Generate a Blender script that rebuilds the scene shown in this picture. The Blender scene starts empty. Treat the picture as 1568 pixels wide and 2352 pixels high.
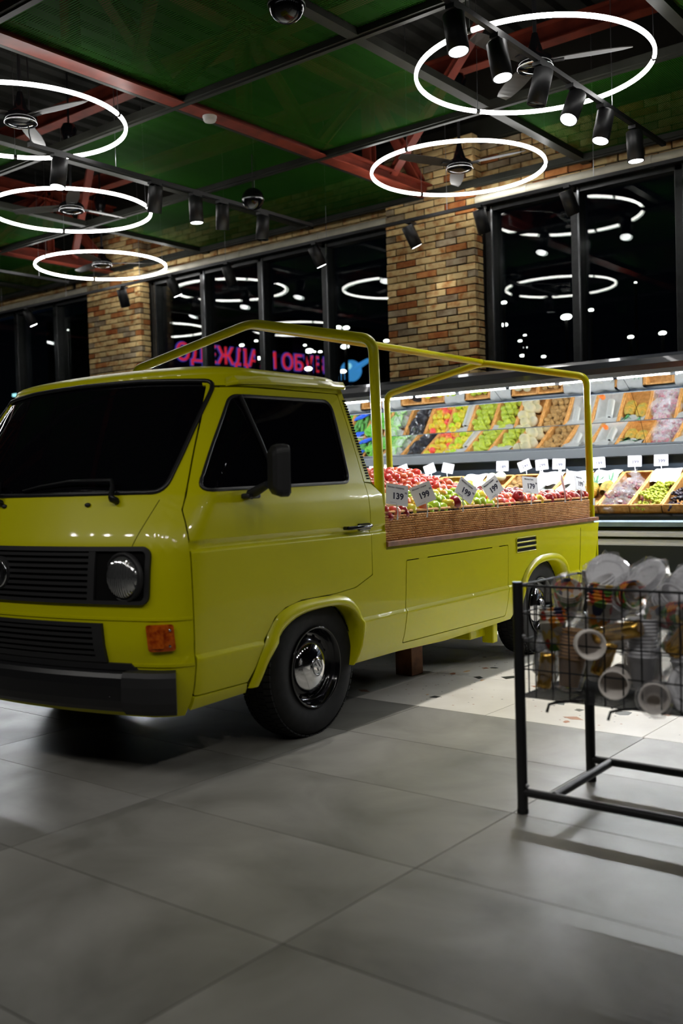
import bpy, bmesh, math, random
from mathutils import Vector, Matrix
R = random.Random(7)
PI = math.pi
sc = bpy.context.scene
COL = sc.collection
# ---------------------------------------------------------------- camera
cam_d = bpy.data.cameras.new('camera'); cam = bpy.data.objects.new('camera', cam_d); COL.objects.link(cam)
cam_d.sensor_fit = 'VERTICAL'; cam_d.sensor_height = 36.0; cam_d.sensor_width = 24.0; cam_d.lens = 35.0
YAW, PIT, ROL = 0.672105, -0.029312, -0.029029
_f = Vector((-math.sin(YAW)*math.cos(PIT), math.cos(YAW)*math.cos(PIT), math.sin(PIT)))
_r = Vector((math.cos(YAW), math.sin(YAW), 0)); _u = _r.cross(_f)
_r2 = _r*math.cos(ROL)+_u*math.sin(ROL); _u2 = -_r*math.sin(ROL)+_u*math.cos(ROL)
_m = Matrix((_r2, _u2, -_f)).transposed().to_4x4(); _m.translation = Vector((2.89827, -1.842256, 1.167207))
cam.matrix_world = _m
cam_d.clip_start = 0.05; cam_d.clip_end = 200
cam_d.dof.use_dof = True; cam_d.dof.focus_distance = 5.9; cam_d.dof.aperture_fstop = 2.0
sc.camera = cam
# ---------------------------------------------------------------- world + exposure
w = bpy.data.worlds.new('night'); sc.world = w; w.use_nodes = True
w.node_tree.nodes['Background'].inputs[0].default_value = (0.02, 0.03, 0.06, 1)
w.node_tree.nodes['Background'].inputs[1].default_value = 0.03
sc.view_settings.view_transform = 'Standard'; sc.view_settings.look = 'None'
sc.view_settings.exposure = -0.1; sc.view_settings.gamma = 1.0; sc.view_settings.use_curve_mapping = False
sc.cycles.max_bounces = 8; sc.cycles.diffuse_bounces = 3; sc.cycles.glossy_bounces = 5
sc.cycles.transparent_max_bounces = 14; sc.cycles.sample_clamp_indirect = 6.0
sc.cycles.caustics_reflective = False; sc.cycles.caustics_refractive = False
RING_E = 20.0      # radiance of the ring lamps
SPOT_W = 95.0      # watts of one track head
LED_E = 560.0      # radiance of the case's LED tubes
# ---------------------------------------------------------------- helpers
def lin(c):
    if isinstance(c, str):
        c = [int(c[i:i+2], 16)/255 for i in (0, 2, 4)]
        c = [(x/12.92 if x <= .04045 else ((x+.055)/1.055)**2.4) for x in c]
    return (c[0], c[1], c[2], 1)
M = {}
def mat(name, col=(.5, .5, .5), rough=.5, metal=0., spec=.5, emit=None, es=0., coat=0., trans=0., alpha=1., ior=1.45, coat_rough=.03):
    m = bpy.data.materials.new(name); m.use_nodes = True
    b = m.node_tree.nodes['Principled BSDF']; i = b.inputs
    i['Base Color'].default_value = lin(col); i['Roughness'].default_value = rough; i['Metallic'].default_value = metal
    i['Specular IOR Level'].default_value = spec; i['Coat Weight'].default_value = coat; i['Coat Roughness'].default_value = coat_rough
    i['Transmission Weight'].default_value = trans; i['Alpha'].default_value = alpha; i['IOR'].default_value = ior
    if emit is not None:
        i['Emission Color'].default_value = lin(emit); i['Emission Strength'].default_value = es
    M[name] = m
    return m
def nodes(m):
    return m.node_tree.nodes, m.node_tree.links, m.node_tree.nodes['Principled BSDF']
def noise_mix(name, c1, c2, scale, rough=.5, detail=6, lo=.35, hi=.65, bump=0., bscale=None, spec=.5, coat=0., rnd=0., rough2=None, coords='Object', dist=0., **k):
    m = mat(name, c1, rough, spec=spec, coat=coat, **k); N, L, b = nodes(m)
    tc = N.new('ShaderNodeTexCoord'); no = N.new('ShaderNodeTexNoise'); no.inputs['Scale'].default_value = scale
    no.inputs['Detail'].default_value = detail; no.inputs['Distortion'].default_value = dist
    src = tc.outputs[coords]
    oi = N.new('ShaderNodeObjectInfo')
    if rnd:
        ad = N.new('ShaderNodeVectorMath'); ad.operation = 'MULTIPLY_ADD'
        cb = N.new('ShaderNodeCombineXYZ')
        for q in range(3): L.new(oi.outputs['Random'], cb.inputs[q])
        L.new(cb.outputs[0], ad.inputs[0]); ad.inputs[1].default_value = (37, 53, 71); L.new(src, ad.inputs[2]); src = ad.outputs[0]
    L.new(src, no.inputs['Vector'])
    cr = N.new('ShaderNodeValToRGB'); cr.color_ramp.elements[0].position = lo; cr.color_ramp.elements[1].position = hi
    cr.color_ramp.elements[0].color = lin(c1); cr.color_ramp.elements[1].color = lin(c2)
    L.new(no.outputs['Fac'], cr.inputs[0]); out = cr.outputs[0]
    if rnd:
        hs = N.new('ShaderNodeHueSaturation'); mr = N.new('ShaderNodeMapRange')
        mr.inputs['To Min'].default_value = 1-rnd; mr.inputs['To Max'].default_value = 1+rnd
        L.new(oi.outputs['Random'], mr.inputs[0]); L.new(mr.outputs[0], hs.inputs['Value']); L.new(out, hs.inputs['Color']); out = hs.outputs[0]
    L.new(out, b.inputs['Base Color'])
    if rough2 is not None:
        mr2 = N.new('ShaderNodeMapRange'); mr2.inputs['To Min'].default_value = rough; mr2.inputs['To Max'].default_value = rough2
        L.new(no.outputs['Fac'], mr2.inputs[0]); L.new(mr2.outputs[0], b.inputs['Roughness'])
    if bump:
        n2 = N.new('ShaderNodeTexNoise'); n2.inputs['Scale'].default_value = bscale or scale*3; n2.inputs['Detail'].default_value = 4
        L.new(src, n2.inputs['Vector']); bp = N.new('ShaderNodeBump'); bp.inputs['Strength'].default_value = bump; bp.inputs['Distance'].default_value = .01
        L.new(n2.outputs['Fac'], bp.inputs['Height']); L.new(bp.outputs[0], b.inputs['Normal'])
    return m
def mesh_from(verts, faces, smooth=False):
    me = bpy.data.meshes.new('m'); me.from_pydata(verts, [], faces)
    if smooth: me.polygons.foreach_set('use_smooth', [True]*len(me.polygons))
    me.update(); return me
def obj(name, me, m=None, parent=None, loc=None, rot=None, scale=None):
    o = bpy.data.objects.new(name, me); COL.objects.link(o)
    if m is not None and me is not None and len(me.materials) == 0:
        me.materials.append(M[m] if isinstance(m, str) else m)
    if parent is not None: o.parent = parent
    if loc is not None: o.location = loc
    if rot is not None: o.rotation_euler = rot
    if scale is not None: o.scale = scale
    return o
def tag(o, label, cat, group=None):
    o['label'] = label; o['category'] = cat
    if group: o['group'] = group
    return o
def thing(name, label, cat, loc=(0, 0, 0), rz=0., group=None):
    o = bpy.data.objects.new(name, None); COL.objects.link(o); o.location = loc; o.rotation_euler = (0, 0, rz)
    o.empty_display_size = .1
    return tag(o, label, cat, group)
def struct(o):
    o['kind'] = 'structure'; return o
def dup(root, loc=None, rot=None, label=None, group=None, scale=None):
    r = root.copy(); COL.objects.link(r)
    if loc is not None: r.location = loc
    if rot is not None: r.rotation_euler = rot
    if scale is not None: r.scale = scale
    if label: r['label'] = label
    if group: r['group'] = group
    for ch in list(root.children):
        c = ch.copy(); COL.objects.link(c); c.parent = r
        for g in ch.children:
            d = g.copy(); COL.objects.link(d); d.parent = c
    return r
class MB:
    """collects geometry, builds one mesh"""
    def __init__(s): s.v = []; s.f = []; s.sm = []; s.mi = []
    def add(s, vs, fs, smooth=False, mi=0):
        b = len(s.v); s.v += [tuple(x) for x in vs]
        for f in fs: s.f.append([b+i for i in f]); s.sm.append(smooth); s.mi.append(mi)
        return s
    def box(s, x0, x1, y0, y1, z0, z1, mi=0, bev=0.):
        if bev <= 0:
            vs = [(x0, y0, z0), (x1, y0, z0), (x1, y1, z0), (x0, y1, z0), (x0, y0, z1), (x1, y0, z1), (x1, y1, z1), (x0, y1, z1)]
            return s.add(vs, [(0, 3, 2, 1), (4, 5, 6, 7), (0, 1, 5, 4), (1, 2, 6, 5), (2, 3, 7, 6), (3, 0, 4, 7)], mi=mi)
        bm = bmesh.new(); bmesh.ops.create_cube(bm, size=1)
        for v in bm.verts: v.co = Vector(((x0+x1)/2+v.co.x*(x1-x0), (y0+y1)/2+v.co.y*(y1-y0), (z0+z1)/2+v.co.z*(z1-z0)))
        bmesh.ops.bevel(bm, geom=bm.edges[:], offset=bev, segments=2, affect='EDGES', profile=.5)
        bm.verts.index_update()
        s.add([v.co[:] for v in bm.verts], [[v.index for v in f.verts] for f in bm.faces], mi=mi); bm.free(); return s
    def tube(s, pts, r, n=8, closed=False, cap=True, smooth=True, mi=0, up=None):
        P = [Vector(p) for p in pts]; m = len(P); vs = []; T = []
        for i in range(m):
            a = P[(i-1) % m] if (closed or i > 0) else P[i]; b = P[(i+1) % m] if (closed or i < m-1) else P[i]
            t = (b-a); T.append(t.normalized() if t.length > 1e-9 else Vector((0, 0, 1)))
        ref = Vector(up) if up else (Vector((0, 0, 1)) if abs(T[0].z) < .9 else Vector((1, 0, 0)))
        nrm = (ref-T[0]*ref.dot(T[0])).normalized()
        for i in range(m):
            nrm = (nrm-T[i]*nrm.dot(T[i])).normalized(); bi = T[i].cross(nrm)
            rr = r[i] if isinstance(r, (list, tuple)) else r
            for k in range(n):
                a = 2*PI*k/n; vs.append(P[i]+nrm*(rr*math.cos(a))+bi*(rr*math.sin(a)))
        fs = []
        for i in range(m if closed else m-1):
            j = (i+1) % m
            for k in range(n): fs.append((i*n+k, i*n+(k+1) % n, j*n+(k+1) % n, j*n+k))
        s.add(vs, fs, smooth, mi)
        if cap and not closed: s.add(vs[:n], [tuple(range(n-1, -1, -1))], mi=mi); s.add(vs[-n:], [tuple(range(n))], mi=mi)
        return s
    def sweep(s, pts, prof, closed=False, smooth=False, mi=0, frames=None, cap=True, pclosed=True):
        """prof: list of (a,b) in frame (nrm, bi); frames: list of (nrm, bi) or None"""
        P = [Vector(p) for p in pts]; m = len(P); n = len(prof); vs = []
        for i in range(m):
            nr, bi = frames[i]
            for a, b in prof: vs.append(P[i]+nr*a+bi*b)
        fs = []
        kk = n if pclosed else n-1
        for i in range(m if closed else m-1):
            j = (i+1) % m
            for k in range(kk): fs.append((i*n+k, i*n+(k+1) % n, j*n+(k+1) % n, j*n+k))
        s.add(vs, fs, smooth, mi)
        if cap and not closed and pclosed: s.add(vs[:n], [tuple(range(n-1, -1, -1))], mi=mi); s.add(vs[-n:], [tuple(range(n))], mi=mi)
        return s
    def lathe(s, prof, n=24, smooth=True, mi=0, axis='z', o=(0, 0, 0), cap=False):
        vs = []; o = Vector(o)
        for r, h in prof:
            for k in range(n):
                a = 2*PI*k/n; c, d = r*math.cos(a), r*math.sin(a)
                vs.append(o+Vector({'z': (c, d, h), 'y': (c, h, -d), 'x': (h, c, d)}[axis]))
        fs = [(i*n+k, i*n+(k+1) % n, (i+1)*n+(k+1) % n, (i+1)*n+k) for i in range(len(prof)-1) for k in range(n)]
        s.add(vs, fs, smooth, mi)
        if cap and prof[0][0] > 1e-6: s.add(vs[:n], [tuple(range(n-1, -1, -1))], mi=mi)
        if cap and prof[-1][0] > 1e-6: s.add(vs[-n:], [tuple(range(n))], mi=mi)
        return s
    def sphere(s, c, r, n=12, m=8, mi=0, sq=(1, 1, 1)):
        pr = []
        vs = []; fs = []
        for i in range(m+1):
            t = PI*i/m
            for k in range(n):
                a = 2*PI*k/n; vs.append((c[0]+r*sq[0]*math.sin(t)*math.cos(a), c[1]+r*sq[1]*math.sin(t)*math.sin(a), c[2]-r*sq[2]*math.cos(t)))
        for i in range(m):
            for k in range(n): fs.append((i*n+k, i*n+(k+1) % n, (i+1)*n+(k+1) % n, (i+1)*n+k))
        return s.add(vs, fs, True, mi)
    def mesh(s, mats=None):
        me = bpy.data.meshes.new('m'); me.from_pydata(s.v, [], s.f)
        me.polygons.foreach_set('use_smooth', s.sm); me.polygons.foreach_set('material_index', s.mi)
        if mats:
            for q in mats: me.materials.append(M[q] if isinstance(q, str) else q)
        me.update(); return me
    def build(s, name, m, parent=None, **k):
        me = s.mesh(m if isinstance(m, (list, tuple)) else [m]); return obj(name, me, None, parent, **k)
def interp(tab, z):
    if z <= tab[0][0]: return tab[0][1]
    for (a, p), (b, q) in zip(tab, tab[1:]):
        if z <= b: return p+(q-p)*(z-a)/(b-a)
    return tab[-1][1]
def rrect(x0, x1, y0, y1, r, n=5):
    rs = r if isinstance(r, (list, tuple)) else (r,)*4
    out = []
    for (cx, cy, a0, q) in ((x1, y1, 0, rs[0]), (x0, y1, 90, rs[1]), (x0, y0, 180, rs[2]), (x1, y0, 270, rs[3])):
        sx = -1 if cx == x1 else 1; sy = -1 if cy == y1 else 1
        for i in range(n+1):
            a = math.radians(a0+90*i/n); out.append((cx+sx*q+q*math.cos(a), cy+sy*q+q*math.sin(a)))
    return out
def round_poly(P, r, n=5):
    """round the corners of a polygon; r is one radius or a list"""
    out = []; m = len(P)
    for i in range(m):
        rr = r[i] if isinstance(r, (list, tuple)) else r
        p = Vector(P[i]); a = Vector(P[i-1]); b = Vector(P[(i+1) % m])
        if rr <= 0: out.append(tuple(p)); continue
        da = (a-p); db = (b-p); d = min(rr, da.length*.48, db.length*.48)
        A = p+da.normalized()*d; B = p+db.normalized()*d
        for k in range(n+1):
            t = k/n; out.append(tuple(A*(1-t)**2+p*2*t*(1-t)+B*t*t))
    return out
def densify(P, step, closed=True):
    out = []; m = len(P)
    for i in range(m if closed else m-1):
        a = Vector(P[i]); b = Vector(P[(i+1) % m]); k = max(1, int(math.ceil((b-a).length/step)))
        for q in range(k): out.append(tuple(a+(b-a)*(q/k)))
    if not closed: out.append(tuple(P[-1]))
    return out
def patch(loops, fmap, off=0., thick=.015, du=.08, dv=.08, dense=.03, vcuts=()):
    """a sheet over the surface fmap(u,v) bounded by the first loop, with the other loops as holes"""
    bm = bmesh.new()
    for lp in loops:
        lp = densify(lp, dense); vs = [bm.verts.new((p[0], p[1], 0)) for p in lp]
        for i in range(len(vs)): bm.edges.new((vs[i], vs[(i+1) % len(vs)]))
    bmesh.ops.triangle_fill(bm, use_beauty=True, use_dissolve=False, edges=bm.edges[:], normal=(0, 0, 1))
    us = [v.co.x for v in bm.verts]; vv = [v.co.y for v in bm.verts]
    for lo, hi, d, ax in ((min(us), max(us), du, 0), (min(vv), max(vv), dv, 1)):
        k = math.ceil(lo/d)
        while k*d < hi:
            co = Vector((k*d, 0, 0)) if ax == 0 else Vector((0, k*d, 0)); no = Vector((1, 0, 0)) if ax == 0 else Vector((0, 1, 0))
            bmesh.ops.bisect_plane(bm, geom=bm.verts[:]+bm.edges[:]+bm.faces[:], plane_co=co, plane_no=no, dist=1e-6); k += 1
    for c_ in vcuts:
        if min(vv) < c_ < max(vv): bmesh.ops.bisect_plane(bm, geom=bm.verts[:]+bm.edges[:]+bm.faces[:], plane_co=Vector((0, c_, 0)), plane_no=Vector((0, 1, 0)), dist=1e-6)
    bmesh.ops.remove_doubles(bm, verts=bm.verts[:], dist=1e-6)
    bm.verts.index_update(); e = 1e-3
    top = []; bot = []; nn = []
    for v in bm.verts:
        u, t = v.co.x, v.co.y
        p = Vector(fmap(u, t)); pu = Vector(fmap(u+e, t))-Vector(fmap(u-e, t)); pv = Vector(fmap(u, t+e))-Vector(fmap(u, t-e))
        n = pu.cross(pv).normalized(); top.append(p+n*off); bot.append(p+n*(off-thick)); nn.append(n)
    mb = MB(); fs = []
    for f in bm.faces:
        idx = [v.index for v in f.verts]
        if f.normal.z < 0: idx.reverse()
        fs.append(idx)
    mb.add(top, fs, True)
    if thick > 0:
        for ed in bm.edges:
            if len(ed.link_faces) == 1:
                a, b = ed.verts[0].index, ed.verts[1].index
                f = ed.link_faces[0]; idx = [v.index for v in f.verts]
                if f.normal.z < 0: idx.reverse()
                ia = idx.index(a)
                if idx[(ia+1) % len(idx)] != b: a, b = b, a
                mb.add([top[a], top[b], bot[b], bot[a]], [(3, 2, 1, 0)])
    bm.free(); return mb
def text_mesh(body, size, bold=0., align='CENTER', extrude=.0004):
    cu = bpy.data.curves.new('t', 'FONT'); cu.body = body; cu.size = size; cu.align_x = align; cu.align_y = 'CENTER'
    cu.extrude = extrude; cu.offset = bold; cu.resolution_u = 3
    o = bpy.data.objects.new('t', cu); COL.objects.link(o)
    dg = bpy.context.evaluated_depsgraph_get(); dg.update()
    me = bpy.data.meshes.new_from_object(o.evaluated_get(dg)); bpy.data.objects.remove(o); bpy.data.curves.remove(cu)
    return me
# ---------------------------------------------------------------- plain materials
mat('dark_core', (.004, .004, .004), .9, spec=.1)
mat('black_metal', (.008, .008, .009), .45); mat('black_gloss', (.004, .004, .005), .12, spec=.6)
mat('black_plastic', (.012, .012, .013), .55); mat('rubber', (.008, .008, .008), .7, spec=.3)
mat('chrome', (.75, .75, .77), .06, metal=1.); mat('steel', (.35, .36, .37), .35, metal=1.)
mat('led', (1, 1, 1), .5, emit=(1, .985, .96), es=RING_E); mat('lamp_disc', (1, 1, 1), .5, emit=(.96, .97, 1.), es=18.)
mat('led_tube', (1, 1, 1), .5, emit=(.93, .97, 1.), es=LED_E)
mat('white_plastic', (.6, .6, .58), .4)
# ================================================================ the room
CX0, CY0, CAX, CAY = -2.199, 6.453, 1.786, 1.796      # ceiling grid
def cellc(k, j): return (CX0+k*CAX, CY0-j*CAY)
ZC = 4.24
# ---- materials
noise_mix('concrete_tile', '93918b', '67655f', 2.2, rough=.30, rough2=.5, detail=9, lo=.3, hi=.72, rnd=.07, spec=.4, bump=.03, bscale=40, dist=.6)
m = noise_mix('terrazzo', 'd3cfc6', 'c2bdb3', 3., rough=.25, rough2=.4, detail=5, spec=.45, rnd=.03)
N, L, b = nodes(m)   # small chips
tc = N.new('ShaderNodeTexCoord'); vo = N.new('ShaderNodeTexVoronoi'); vo.inputs['Scale'].default_value = 26; L.new(tc.outputs['Object'], vo.inputs['Vector'])
lt = N.new('ShaderNodeMath'); lt.operation = 'LESS_THAN'; lt.inputs[1].default_value = .16; L.new(vo.outputs['Distance'], lt.inputs[0])
sp = N.new('ShaderNodeSeparateColor'); L.new(vo.outputs['Color'], sp.inputs[0])
l2 = N.new('ShaderNodeMath'); l2.operation = 'LESS_THAN'; l2.inputs[1].default_value = .3; L.new(sp.outputs[0], l2.inputs[0])
mu = N.new('ShaderNodeMath'); mu.operation = 'MULTIPLY'; L.new(lt.outputs[0], mu.inputs[0]); L.new(l2.outputs[0], mu.inputs[1])
cr = N.new('ShaderNodeValToRGB'); cr.color_ramp.interpolation = 'CONSTANT'; cr.color_ramp.elements[0].color = lin('4a4a46'); cr.color_ramp.elements[1].position = .6; cr.color_ramp.elements[1].color = lin('9a6648')
L.new(sp.outputs[1], cr.inputs[0])
mx = N.new('ShaderNodeMix'); mx.data_type = 'RGBA'; L.new(mu.outputs[0], mx.inputs['Factor'])
L.new(b.inputs['Base Color'].links[0].from_socket, mx.inputs['A']); L.new(cr.outputs[0], mx.inputs['B']); L.new(mx.outputs['Result'], b.inputs['Base Color'])
mat('grout', (.045, .043, .04), .9)
for nm, c in (('chip_dark', '33352f'), ('chip_slate', '4c5355'), ('chip_rust', 'a06a48'), ('chip_sand', 'c09a6c')): noise_mix(nm, c, c, 8, rough=.3, rnd=.15)
noise_mix('brick', 'c9b07c', '99602f', 9., rough=.9, detail=7, lo=.46, hi=.72, rnd=.22, bump=.6, bscale=40, spec=.15)
noise_mix('brick_rust', 'b07a48', '8a4a26', 9., rough=.9, detail=6, lo=.3, hi=.7, rnd=.25, bump=.6, bscale=40, spec=.15)
noise_mix('brick_grey', 'a3957a', '77624a', 8., rough=.9, detail=6, lo=.35, hi=.7, rnd=.2, bump=.6, bscale=40, spec=.15)
mat('mortar', (.018, .016, .013), .95, spec=.1)
noise_mix('frame_metal', '2a2d2e', '1c1e1f', 20., rough=.32, spec=.5)
mat('frame_edge', (.12, .125, .13), .22, metal=.8)
noise_mix('red_steel', '7a3020', '5c2216', 5., rough=.5, spec=.4, rnd=.08)
noise_mix('deck_steel', '2b2b28', '1f1f1c', 3., rough=.85, spec=.2)
noise_mix('channel', '282924', '1d1e18', 4., rough=.5, spec=.3)
noise_mix('pipe_paint', 'c9c5b4', 'b5b09e', 6., rough=.5)
# glass: clear sheet that mirrors by Fresnel
m = bpy.data.materials.new('window_glass'); m.use_nodes = True; N = m.node_tree.nodes; L = m.node_tree.links; N.clear()
o_ = N.new('ShaderNodeOutputMaterial'); tr = N.new('ShaderNodeBsdfTransparent'); tr.inputs[0].default_value = (.72, .76, .74, 1)
gl = N.new('ShaderNodeBsdfGlossy'); gl.inputs['Roughness'].default_value = 0.; gl.inputs[0].default_value = (1, 1, .96, 1)
fr = N.new('ShaderNodeFresnel'); ge = N.new('ShaderNodeNewGeometry'); mr_ = N.new('ShaderNodeMapRange'); mr_.inputs['To Min'].default_value = 1.5; mr_.inputs['To Max'].default_value = 1/1.5; L.new(ge.outputs['Backfacing'], mr_.inputs[0]); L.new(mr_.outputs[0], fr.inputs[0]); ms = N.new('ShaderNodeMixShader')
L.new(fr.outputs[0], ms.inputs[0]); L.new(tr.outputs[0], ms.inputs[1]); L.new(gl.outputs[0], ms.inputs[2]); L.new(ms.outputs[0], o_.inputs[0]); M['window_glass'] = m
# perforated green ceiling sheet
m = mat('green_mesh', '2c5e1c', .8, spec=.05); N, L, b = nodes(m)
tc = N.new('ShaderNodeTexCoord'); mp = N.new('ShaderNodeMapping'); mp.inputs['Scale'].default_value = (62, 46, 1); L.new(tc.outputs['Object'], mp.inputs[0])
vo = N.new('ShaderNodeTexVoronoi'); vo.voronoi_dimensions = '2D'; vo.inputs['Randomness'].default_value = 0.; vo.inputs['Scale'].default_value = 1.; L.new(mp.outputs[0], vo.inputs['Vector'])
lt = N.new('ShaderNodeMath'); lt.operation = 'GREATER_THAN'; lt.inputs[1].default_value = .42; L.new(vo.outputs['Distance'], lt.inputs[0]); L.new(lt.outputs[0], b.inputs['Alpha'])
no = N.new('ShaderNodeTexNoise'); no.inputs['Scale'].default_value = 2.; L.new(tc.outputs['Object'], no.inputs['Vector'])
cr = N.new('ShaderNodeValToRGB'); cr.color_ramp.elements[0].color = lin('265a17'); cr.color_ramp.elements[1].color = lin('1d4712'); L.new(no.outputs['Fac'], cr.inputs[0]); L.new(cr.outputs[0], b.inputs['Base Color'])
# ---- floor: tiles 1.2 x 0.6, terrazzo slabs 0.8 x 0.8 beyond y = 2.4
fl = struct(MB().box(-16, 9, -7, 7.7, -.12, -.006).build('floor', 'grout'))
tile_me = MB().box(.002, 1.198, .002, .598, -.006, 0).mesh(['concrete_tile'])
for i in range(-7, 6):
    for j in range(-9, 4):
        obj('floor_tile', tile_me, None, fl, (i*1.2, j*.6, 0))
slab_me = MB().box(.0015, .7985, .0015, .7985, -.006, 0).mesh(['terrazzo'])
for i in range(-9, 4):
    for j in range(0, 6):
        obj('terrazzo_slab', slab_me, None, fl, (.39+i*.8, 2.4+j*.8, 0))
struct(MB().box(-16, 9, -7, -6.9, 0, 5.6).build('wall_front', 'deck_steel')); struct(MB().box(8.9, 9, -7, 7.7, 0, 5.6).build('wall_right', 'deck_steel')); struct(MB().box(-16, -15.9, -7, 7.7, 0, 5.6).build('wall_left', 'deck_steel'))
rc = random.Random(21)
for q in range(150):
    X = rc.uniform(-.6, 3.0); Y = rc.uniform(2.45, 4.6)
    if X < -.2 and rc.random() < .5: continue
    s = rc.choice([.018, .022, .03, .035, .05, .06])*rc.uniform(.8, 1.2); k = rc.choice([4, 4, 5, 6]); a0 = rc.uniform(0, 6.3); el = rc.uniform(.45, 1.)
    P = []
    for t in range(k):
        a = 2*PI*t/k+rc.uniform(-.35, .35); rr = s*rc.uniform(.7, 1.15); x, y = rr*math.cos(a), rr*el*math.sin(a)
        P.append((x*math.cos(a0)-y*math.sin(a0), x*math.sin(a0)+y*math.cos(a0)))
    mb = MB(); n = len(P)
    mb.add([(x, y, .0006) for x, y in P]+[(x*1.03, y*1.03, -.002) for x, y in P], [tuple(range(n))]+[(t, n+t, n+(t+1) % n, (t+1) % n) for t in range(n)])
    mb.build('stone_chip', rc.choice(['chip_dark', 'chip_dark', 'chip_slate', 'chip_rust', 'chip_sand']), fl, loc=(X, Y, 0))
# ---- bricks
brick_meshes = []
def brick_mesh(l, d, h, rr, m):
    mb = MB(); j = lambda a: rr.uniform(-a, a)
    x0, x1, y0, y1, z0, z1 = -l/2, l/2, 0, d, -h/2, h/2; c = .005
    vs = []
    for (x, z) in ((x0, z0), (x1, z0), (x1, z1), (x0, z1)):
        vs.append((x+j(.003), y1, z+j(.003)))
    for (x, z) in ((x0, z0), (x1, z0), (x1, z1), (x0, z1)):
        vs.append((x+j(.003), y0+c, z+j(.003)))
    for (x, z) in ((x0+c, z0+c), (x1-c, z0+c), (x1-c, z1-c), (x0+c, z1-c)):
        vs.append((x+j(.004), y0+j(.003), z+j(.004)))
    fs = [(8, 9, 10, 11)]
    for k in range(4):
        n = (k+1) % 4; fs += [(4+k, 4+n, 8+n, 8+k), (k, n, 4+n, 4+k)]
    return mb.add(vs, fs).mesh([m])
BM = {}
def get_brick(l, d, h, rr):
    key = (round(l, 2), round(d, 2), rr.randrange(3), rr.choices(['brick', 'brick_rust', 'brick_grey'], [8, 1.3, 1.4])[0])
    if key not in BM: BM[key] = brick_mesh(l, d, h, rr, key[3])
    return BM[key]
def brick_run(parent, x0, x1, yf, z, h, off, rr, d=.06, rot=0., objs=True, L0=.25, jt=.012):
    """one course of bricks from x0 to x1 at height z; face at yf"""
    x = x0-off; out = 0
    while x < x1-.01:
        a = max(x, x0); e = min(x+L0, x1); x += L0+jt
        if e-a < .04: continue
        l = e-a
        if x1-e < .05 and e < x1: pass
        obj('brick', get_brick(l, d, h, rr), None, parent, ((a+e)/2, yf+rr.uniform(-.003, .004), z)); out += 1
    return out
CH = .075
def pillar(xa, xb, label, zlo, rr):
    t = thing('brick_pillar', label, 'pillar', (xa, 7.33, 0), group=None)
    MB().box(.01, xb-xa-.01, .014, .27, 0, 4.8).build('mortar_core', 'mortar', t)
    W_ = xb-xa; k = int(zlo/CH); sk = MB()
    while k*CH < 4.75:
        z = k*CH+CH/2; off = (.131 if k % 2 else 0)+rr.uniform(-.01, .01)
        brick_run(t, 0, W_, 0, z, CH-.011, off, rr)
        l = .17 if k % 2 else .085
        o = obj('brick', get_brick(.11 if k % 2 else .12, .06, CH-.011, rr), None, t, (W_, .06+.0575, z), (0, 0, PI/2))
        k += 1
    # bottom of the pillar behind the case, out of sight: one plain skin
    MB().box(0, W_, 0, .27, 0, int(zlo/CH)*CH).build('pillar_base', 'brick', t)
    return t
pillar(-3.65, -2.51, 'wide brick pillar lit at its top under the ring lamp, beside the planet sign', 1.95, random.Random(3))
pillar(-9.02, -7.86, 'brick pillar farther along the window wall, above the windscreen of the pickup', 2.1, random.Random(4))
wb = struct(MB().box(-16, 9, 7.52, 7.75, 4.12, 5.6).build('wall_back', 'mortar'))
rr = random.Random(5); cnt = 0
for k in range(8):
    z = 4.125+CH*k+CH/2
    for (a, e) in ((-9.5, 1.2),):
        cnt += brick_run(wb, a, e, 7.5, z, CH-.011, (.131 if k % 2 else 0), rr, L0=.25 if True else .25)
sb = MB()
for k in range(8):
    x = -16.+(.131 if k % 2 else 0)
    while x < 9:
        if x < -9.76 or x > 1.2: sb.box(x, x+.25, 7.5+rr.uniform(-.003, .003), 7.56, 4.125+CH*k+.005, 4.125+CH*k+CH-.006)
        x += .262
o = sb.build('brickwork', 'brick', wb); o['kind'] = 'stuff'
o = MB().box(-16, 9, 7.44, 7.54, 4.73, 4.95).build('steel_lintel', 'channel', wb)
struct(MB().box(-16, 9, 7.45, 7.75, 0, .25).build('baseboard_back', 'frame_metal'))
# ---- windows: one per bay, four lights each
pane_me = None
for n, (a, e) in enumerate(((-13.2, -9.02), (-7.86, -3.65), (-2.51, 1.7))):
    wn = thing('window_%d' % (n+1), '', 'window', (a, 7.5, 0)); del wn['label']; del wn['category']; struct(wn)
    W_ = e-a; k = 4
    for q in range(k+1):
        x = W_*q/k; x0 = x-.05; x1 = x+.05
        if q == 0: x0, x1 = 0.02, .12
        if q == k: x0, x1 = W_-.12, W_-.02
        mu_ = MB().box(x0, x1, .02, .16, .25, 4.05, bev=.006).build('mullion', 'frame_metal', wn)
        MB().box(x1-.022, x1-.004, .008, .03, .25, 4.05).build('edge_strip', 'frame_edge', mu_)
    MB().box(0, W_, .02, .16, 4.0, 4.12).build('head_rail', 'frame_metal', wn)
    for q in range(k):
        MB().box(W_*q/k+.03, W_*(q+1)/k-.03, .11, .134, .25, 4.05).build('pane', 'window_glass', wn)
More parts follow.
